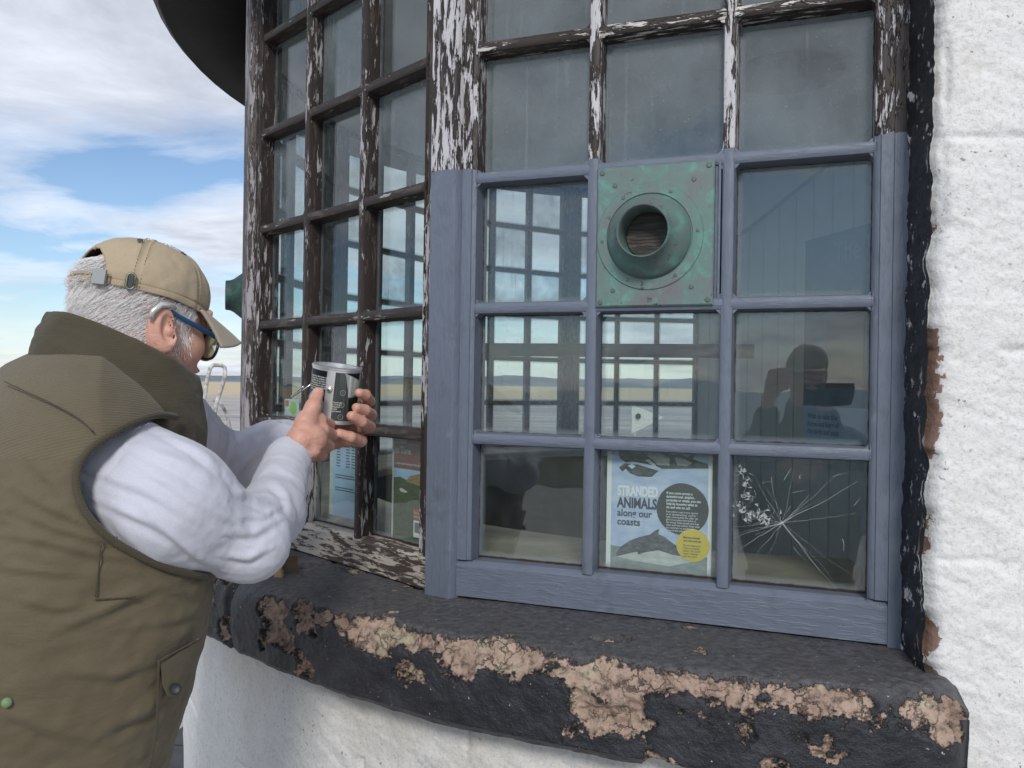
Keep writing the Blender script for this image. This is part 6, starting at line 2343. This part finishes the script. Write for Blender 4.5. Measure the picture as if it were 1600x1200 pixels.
S = SDF((-0.16, -0.115, -0.24), (0.14, 0.115, 0.14), 0.006)
S.D[:] = 0.2
S.ell((-0.012, 0, 0.022), (0.097, 0.077, 0.100), None, 0.002)
S.ell((0.032, 0, -0.042), (0.062, 0.058, 0.080), None, 0.03)
for s in (-1, 1):
    S.ell((0.087, s * 0.031, 0.008), (0.016, 0.017, 0.012), None, 0.010, True)
    S.ell((-0.006, s * 0.078, -0.010), (0.018, 0.010, 0.032), None, 0.004)
S.cone((0.092, 0, 0.010), (0.114, 0, -0.030), 0.009, 0.014, 0.010)
S.ell((0.092, 0, -0.068), (0.012, 0.022, 0.008), None, 0.006)
S.cone((-0.02, 0, -0.06), (-0.05, 0, -0.23), 0.058, 0.064, 0.03)
v1, f1 = S.mesh()
bits_V, bits_F = [tow(v1)], [f1]
for s in (-1, 1):
    hx = 0.36
    S = SDF((0.24, -0.14, -0.16), (0.43, 0.16, 0.04), 0.0042)
    S.D[:] = 0.2
    y0 = s * 0.070 + 0.02
    S.cone((0.30, y0 + s * 0.03, -0.13), (0.355, y0 + s * 0.018, -0.075), 0.024, 0.022, 0.01)
    for k in range(4):
        yy, z_ = y0 + s * (0.016 - 0.0), -0.055 + 0.02 * k
        S.chain([(0.355, y0 + s * 0.02, -0.07 + 0.012 * k), (0.39, y0 + s * 0.018, z_), (0.402, y0 - s * 0.012, z_ + 0.004), (0.398, y0 - s * 0.034, z_ + 0.006)], [0.012, 0.0095, 0.0085, 0.0075], 0.004)
    S.chain([(0.345, y0 + s * 0.01, -0.075), (0.365, y0 - s * 0.01, -0.05), (0.375, y0 - s * 0.03, -0.03)], [0.014, 0.011, 0.009], 0.005)
    v_, f_ = S.mesh()
    bits_F.append(f_ + sum(len(q) for q in bits_V))
    bits_V.append(tow(v_))
S = SDF((-0.35, -0.36, GROUND - 0.055), (0.34, 0.36, -0.12), 0.018)
S.D[:] = 0.3
S.cone((-0.06, 0, -0.9), (-0.06, 0, -0.38), 0.11, 0.13, 0.03)
S.cone((-0.05, 0, -0.3), (-0.03, 0, -0.12), 0.07, 0.05, 0.03)
for s in (-1, 1):
    S.chain([(-0.06, s * 0.17, -0.30), (0.02, s * 0.21, -0.54), (0.30, s * 0.10 + 0.02, -0.14)], [0.045, 0.036, 0.024], 0.02)
    S.chain([(-0.06, s * 0.1, -0.88), (-0.05, s * 0.1, -1.22), (-0.07, s * 0.1, GROUND - 0.055 + 0.06)], [0.07, 0.05, 0.035], 0.02)
v_, f_ = S.mesh()
bits_F.append(f_ + sum(len(q) for q in bits_V))
bits_V.append(tow(v_))
child(npmesh('body', np.concatenate(bits_V), np.concatenate(bits_F), MAT['skin']), pho)
S = SDF((-0.35, -0.42, -1.02), (0.40, 0.42, -0.06), 0.012)
S.D[:] = 0.3
S.ell((-0.06, 0, -0.62), (0.15, 0.22, 0.36), None, 0.03)
S.cone((-0.06, -0.15, -0.30), (-0.06, 0.15, -0.30), 0.10, 0.10, 0.05)
S.cone((-0.05, 0, -0.30), (-0.04, 0, -0.14), 0.10, 0.075, 0.04)
for s in (-1, 1):
    S.chain([(-0.06, s * 0.17, -0.30), (0.02, s * 0.21, -0.54), (0.30, s * 0.10 + 0.02, -0.155)], [0.075, 0.062, 0.042], 0.03)
v_, f_ = S.mesh()
N_ = vnormals(v_, f_)
v_ = folds(v_, N_, 0.006, (0.2, 0.7, 0.5), (5, 14), 17)
child(npmesh('jacket', tow(v_), f_, cloth_mat('dark_jacket', (0.022, 0.025, 0.03), (0.032, 0.036, 0.042))), pho)
tb = MB()
for s in (-1, 1):
    tb.tube([Vector(tow([[-0.06, s * 0.095, -0.80]])[0]), Vector(tow([[-0.05, s * 0.1, -1.22]])[0]), Vector(tow([[-0.07, s * 0.1, GROUND - 0.055 + 0.05]])[0])], [0.115, 0.085, 0.075], 16)
child(tb.build('trousers', MAT['trouser'], None, True), pho)
for s in (-1, 1):
    Ms = PHM @ Matrix.Translation((0, s * 0.1, GROUND - 0.055))
    sh = MB()
    for k, (t, w_, h_) in enumerate(((-0.16, 0.034, 0.05), (-0.12, 0.042, 0.085), (-0.07, 0.044, 0.10), (0.0, 0.046, 0.07), (0.07, 0.046, 0.05), (0.12, 0.034, 0.035))):
        for q in range(12):
            a = 2 * PI * q / 12
            sh.V.append(tuple(Ms @ Vector((t, w_ * math.cos(a), 0.002 + h_ * (0.5 + 0.5 * math.sin(a))))))
        if k:
            b0_ = (k - 1) * 12
            sh.F += [(b0_ + q, b0_ + (q + 1) % 12, b0_ + 12 + (q + 1) % 12, b0_ + 12 + q) for q in range(12)]
    sh.F += [tuple(range(12))[::-1], tuple(range(60, 72))]
    child(auto_smooth(sh.build('shoe', MAT['leather']), 60), pho)
AZ2, EL2 = np.meshgrid(np.linspace(0, 2 * PI, 64, endpoint=False), np.linspace(-0.2, PI / 2 - 0.01, 22), indexing='ij')
cp = npmesh('cap', tow(cap_pt(AZ2, EL2).reshape(-1, 3)), grid_faces(64, 22, True), MAT['capcloth'])
child(cp, pho)
BA2, BT2 = np.meshgrid(np.linspace(-1.12, 1.12, 30), np.linspace(0, 1, 8), indexing='ij')
root = cap_pt(BA2, BA2 * 0 - 0.10, 0.001)
ext = 0.075 * np.cos(BA2 * 0.98) ** 0.55 * BT2
bv2 = np.stack([root[..., 0] + ext * 0.93, root[..., 1], root[..., 2] - ext * 0.2 - (root[..., 1] / 0.085) ** 2 * 0.015 * BT2], -1).reshape(-1, 3)
bo2 = npmesh('brim', tow(bv2), grid_faces(30, 8), MAT['brim'])
bo2.modifiers.new('thickness', 'SOLIDIFY').thickness = 0.004
sub_child(bo2, cp)
# his telephone, its lens where the picture was taken from
cam_loc = Vector((0, 0, 0))
phn = MB().box((-0.075, 0.006, -0.052), (0.075, 0.014, 0.022))
phone = auto_smooth(phn.build('mobile_phone', MAT['black']), 30)
phone.matrix_world = Matrix(((d1v.x, n1v.x, 0, n1v.x * 0.012), (d1v.y, n1v.y, 0, n1v.y * 0.012), (0, 0, 1, 0), (0, 0, 0, 1)))
tag(phone, 'black mobile phone held up by the photographer, mirrored in the pane', 'phone')
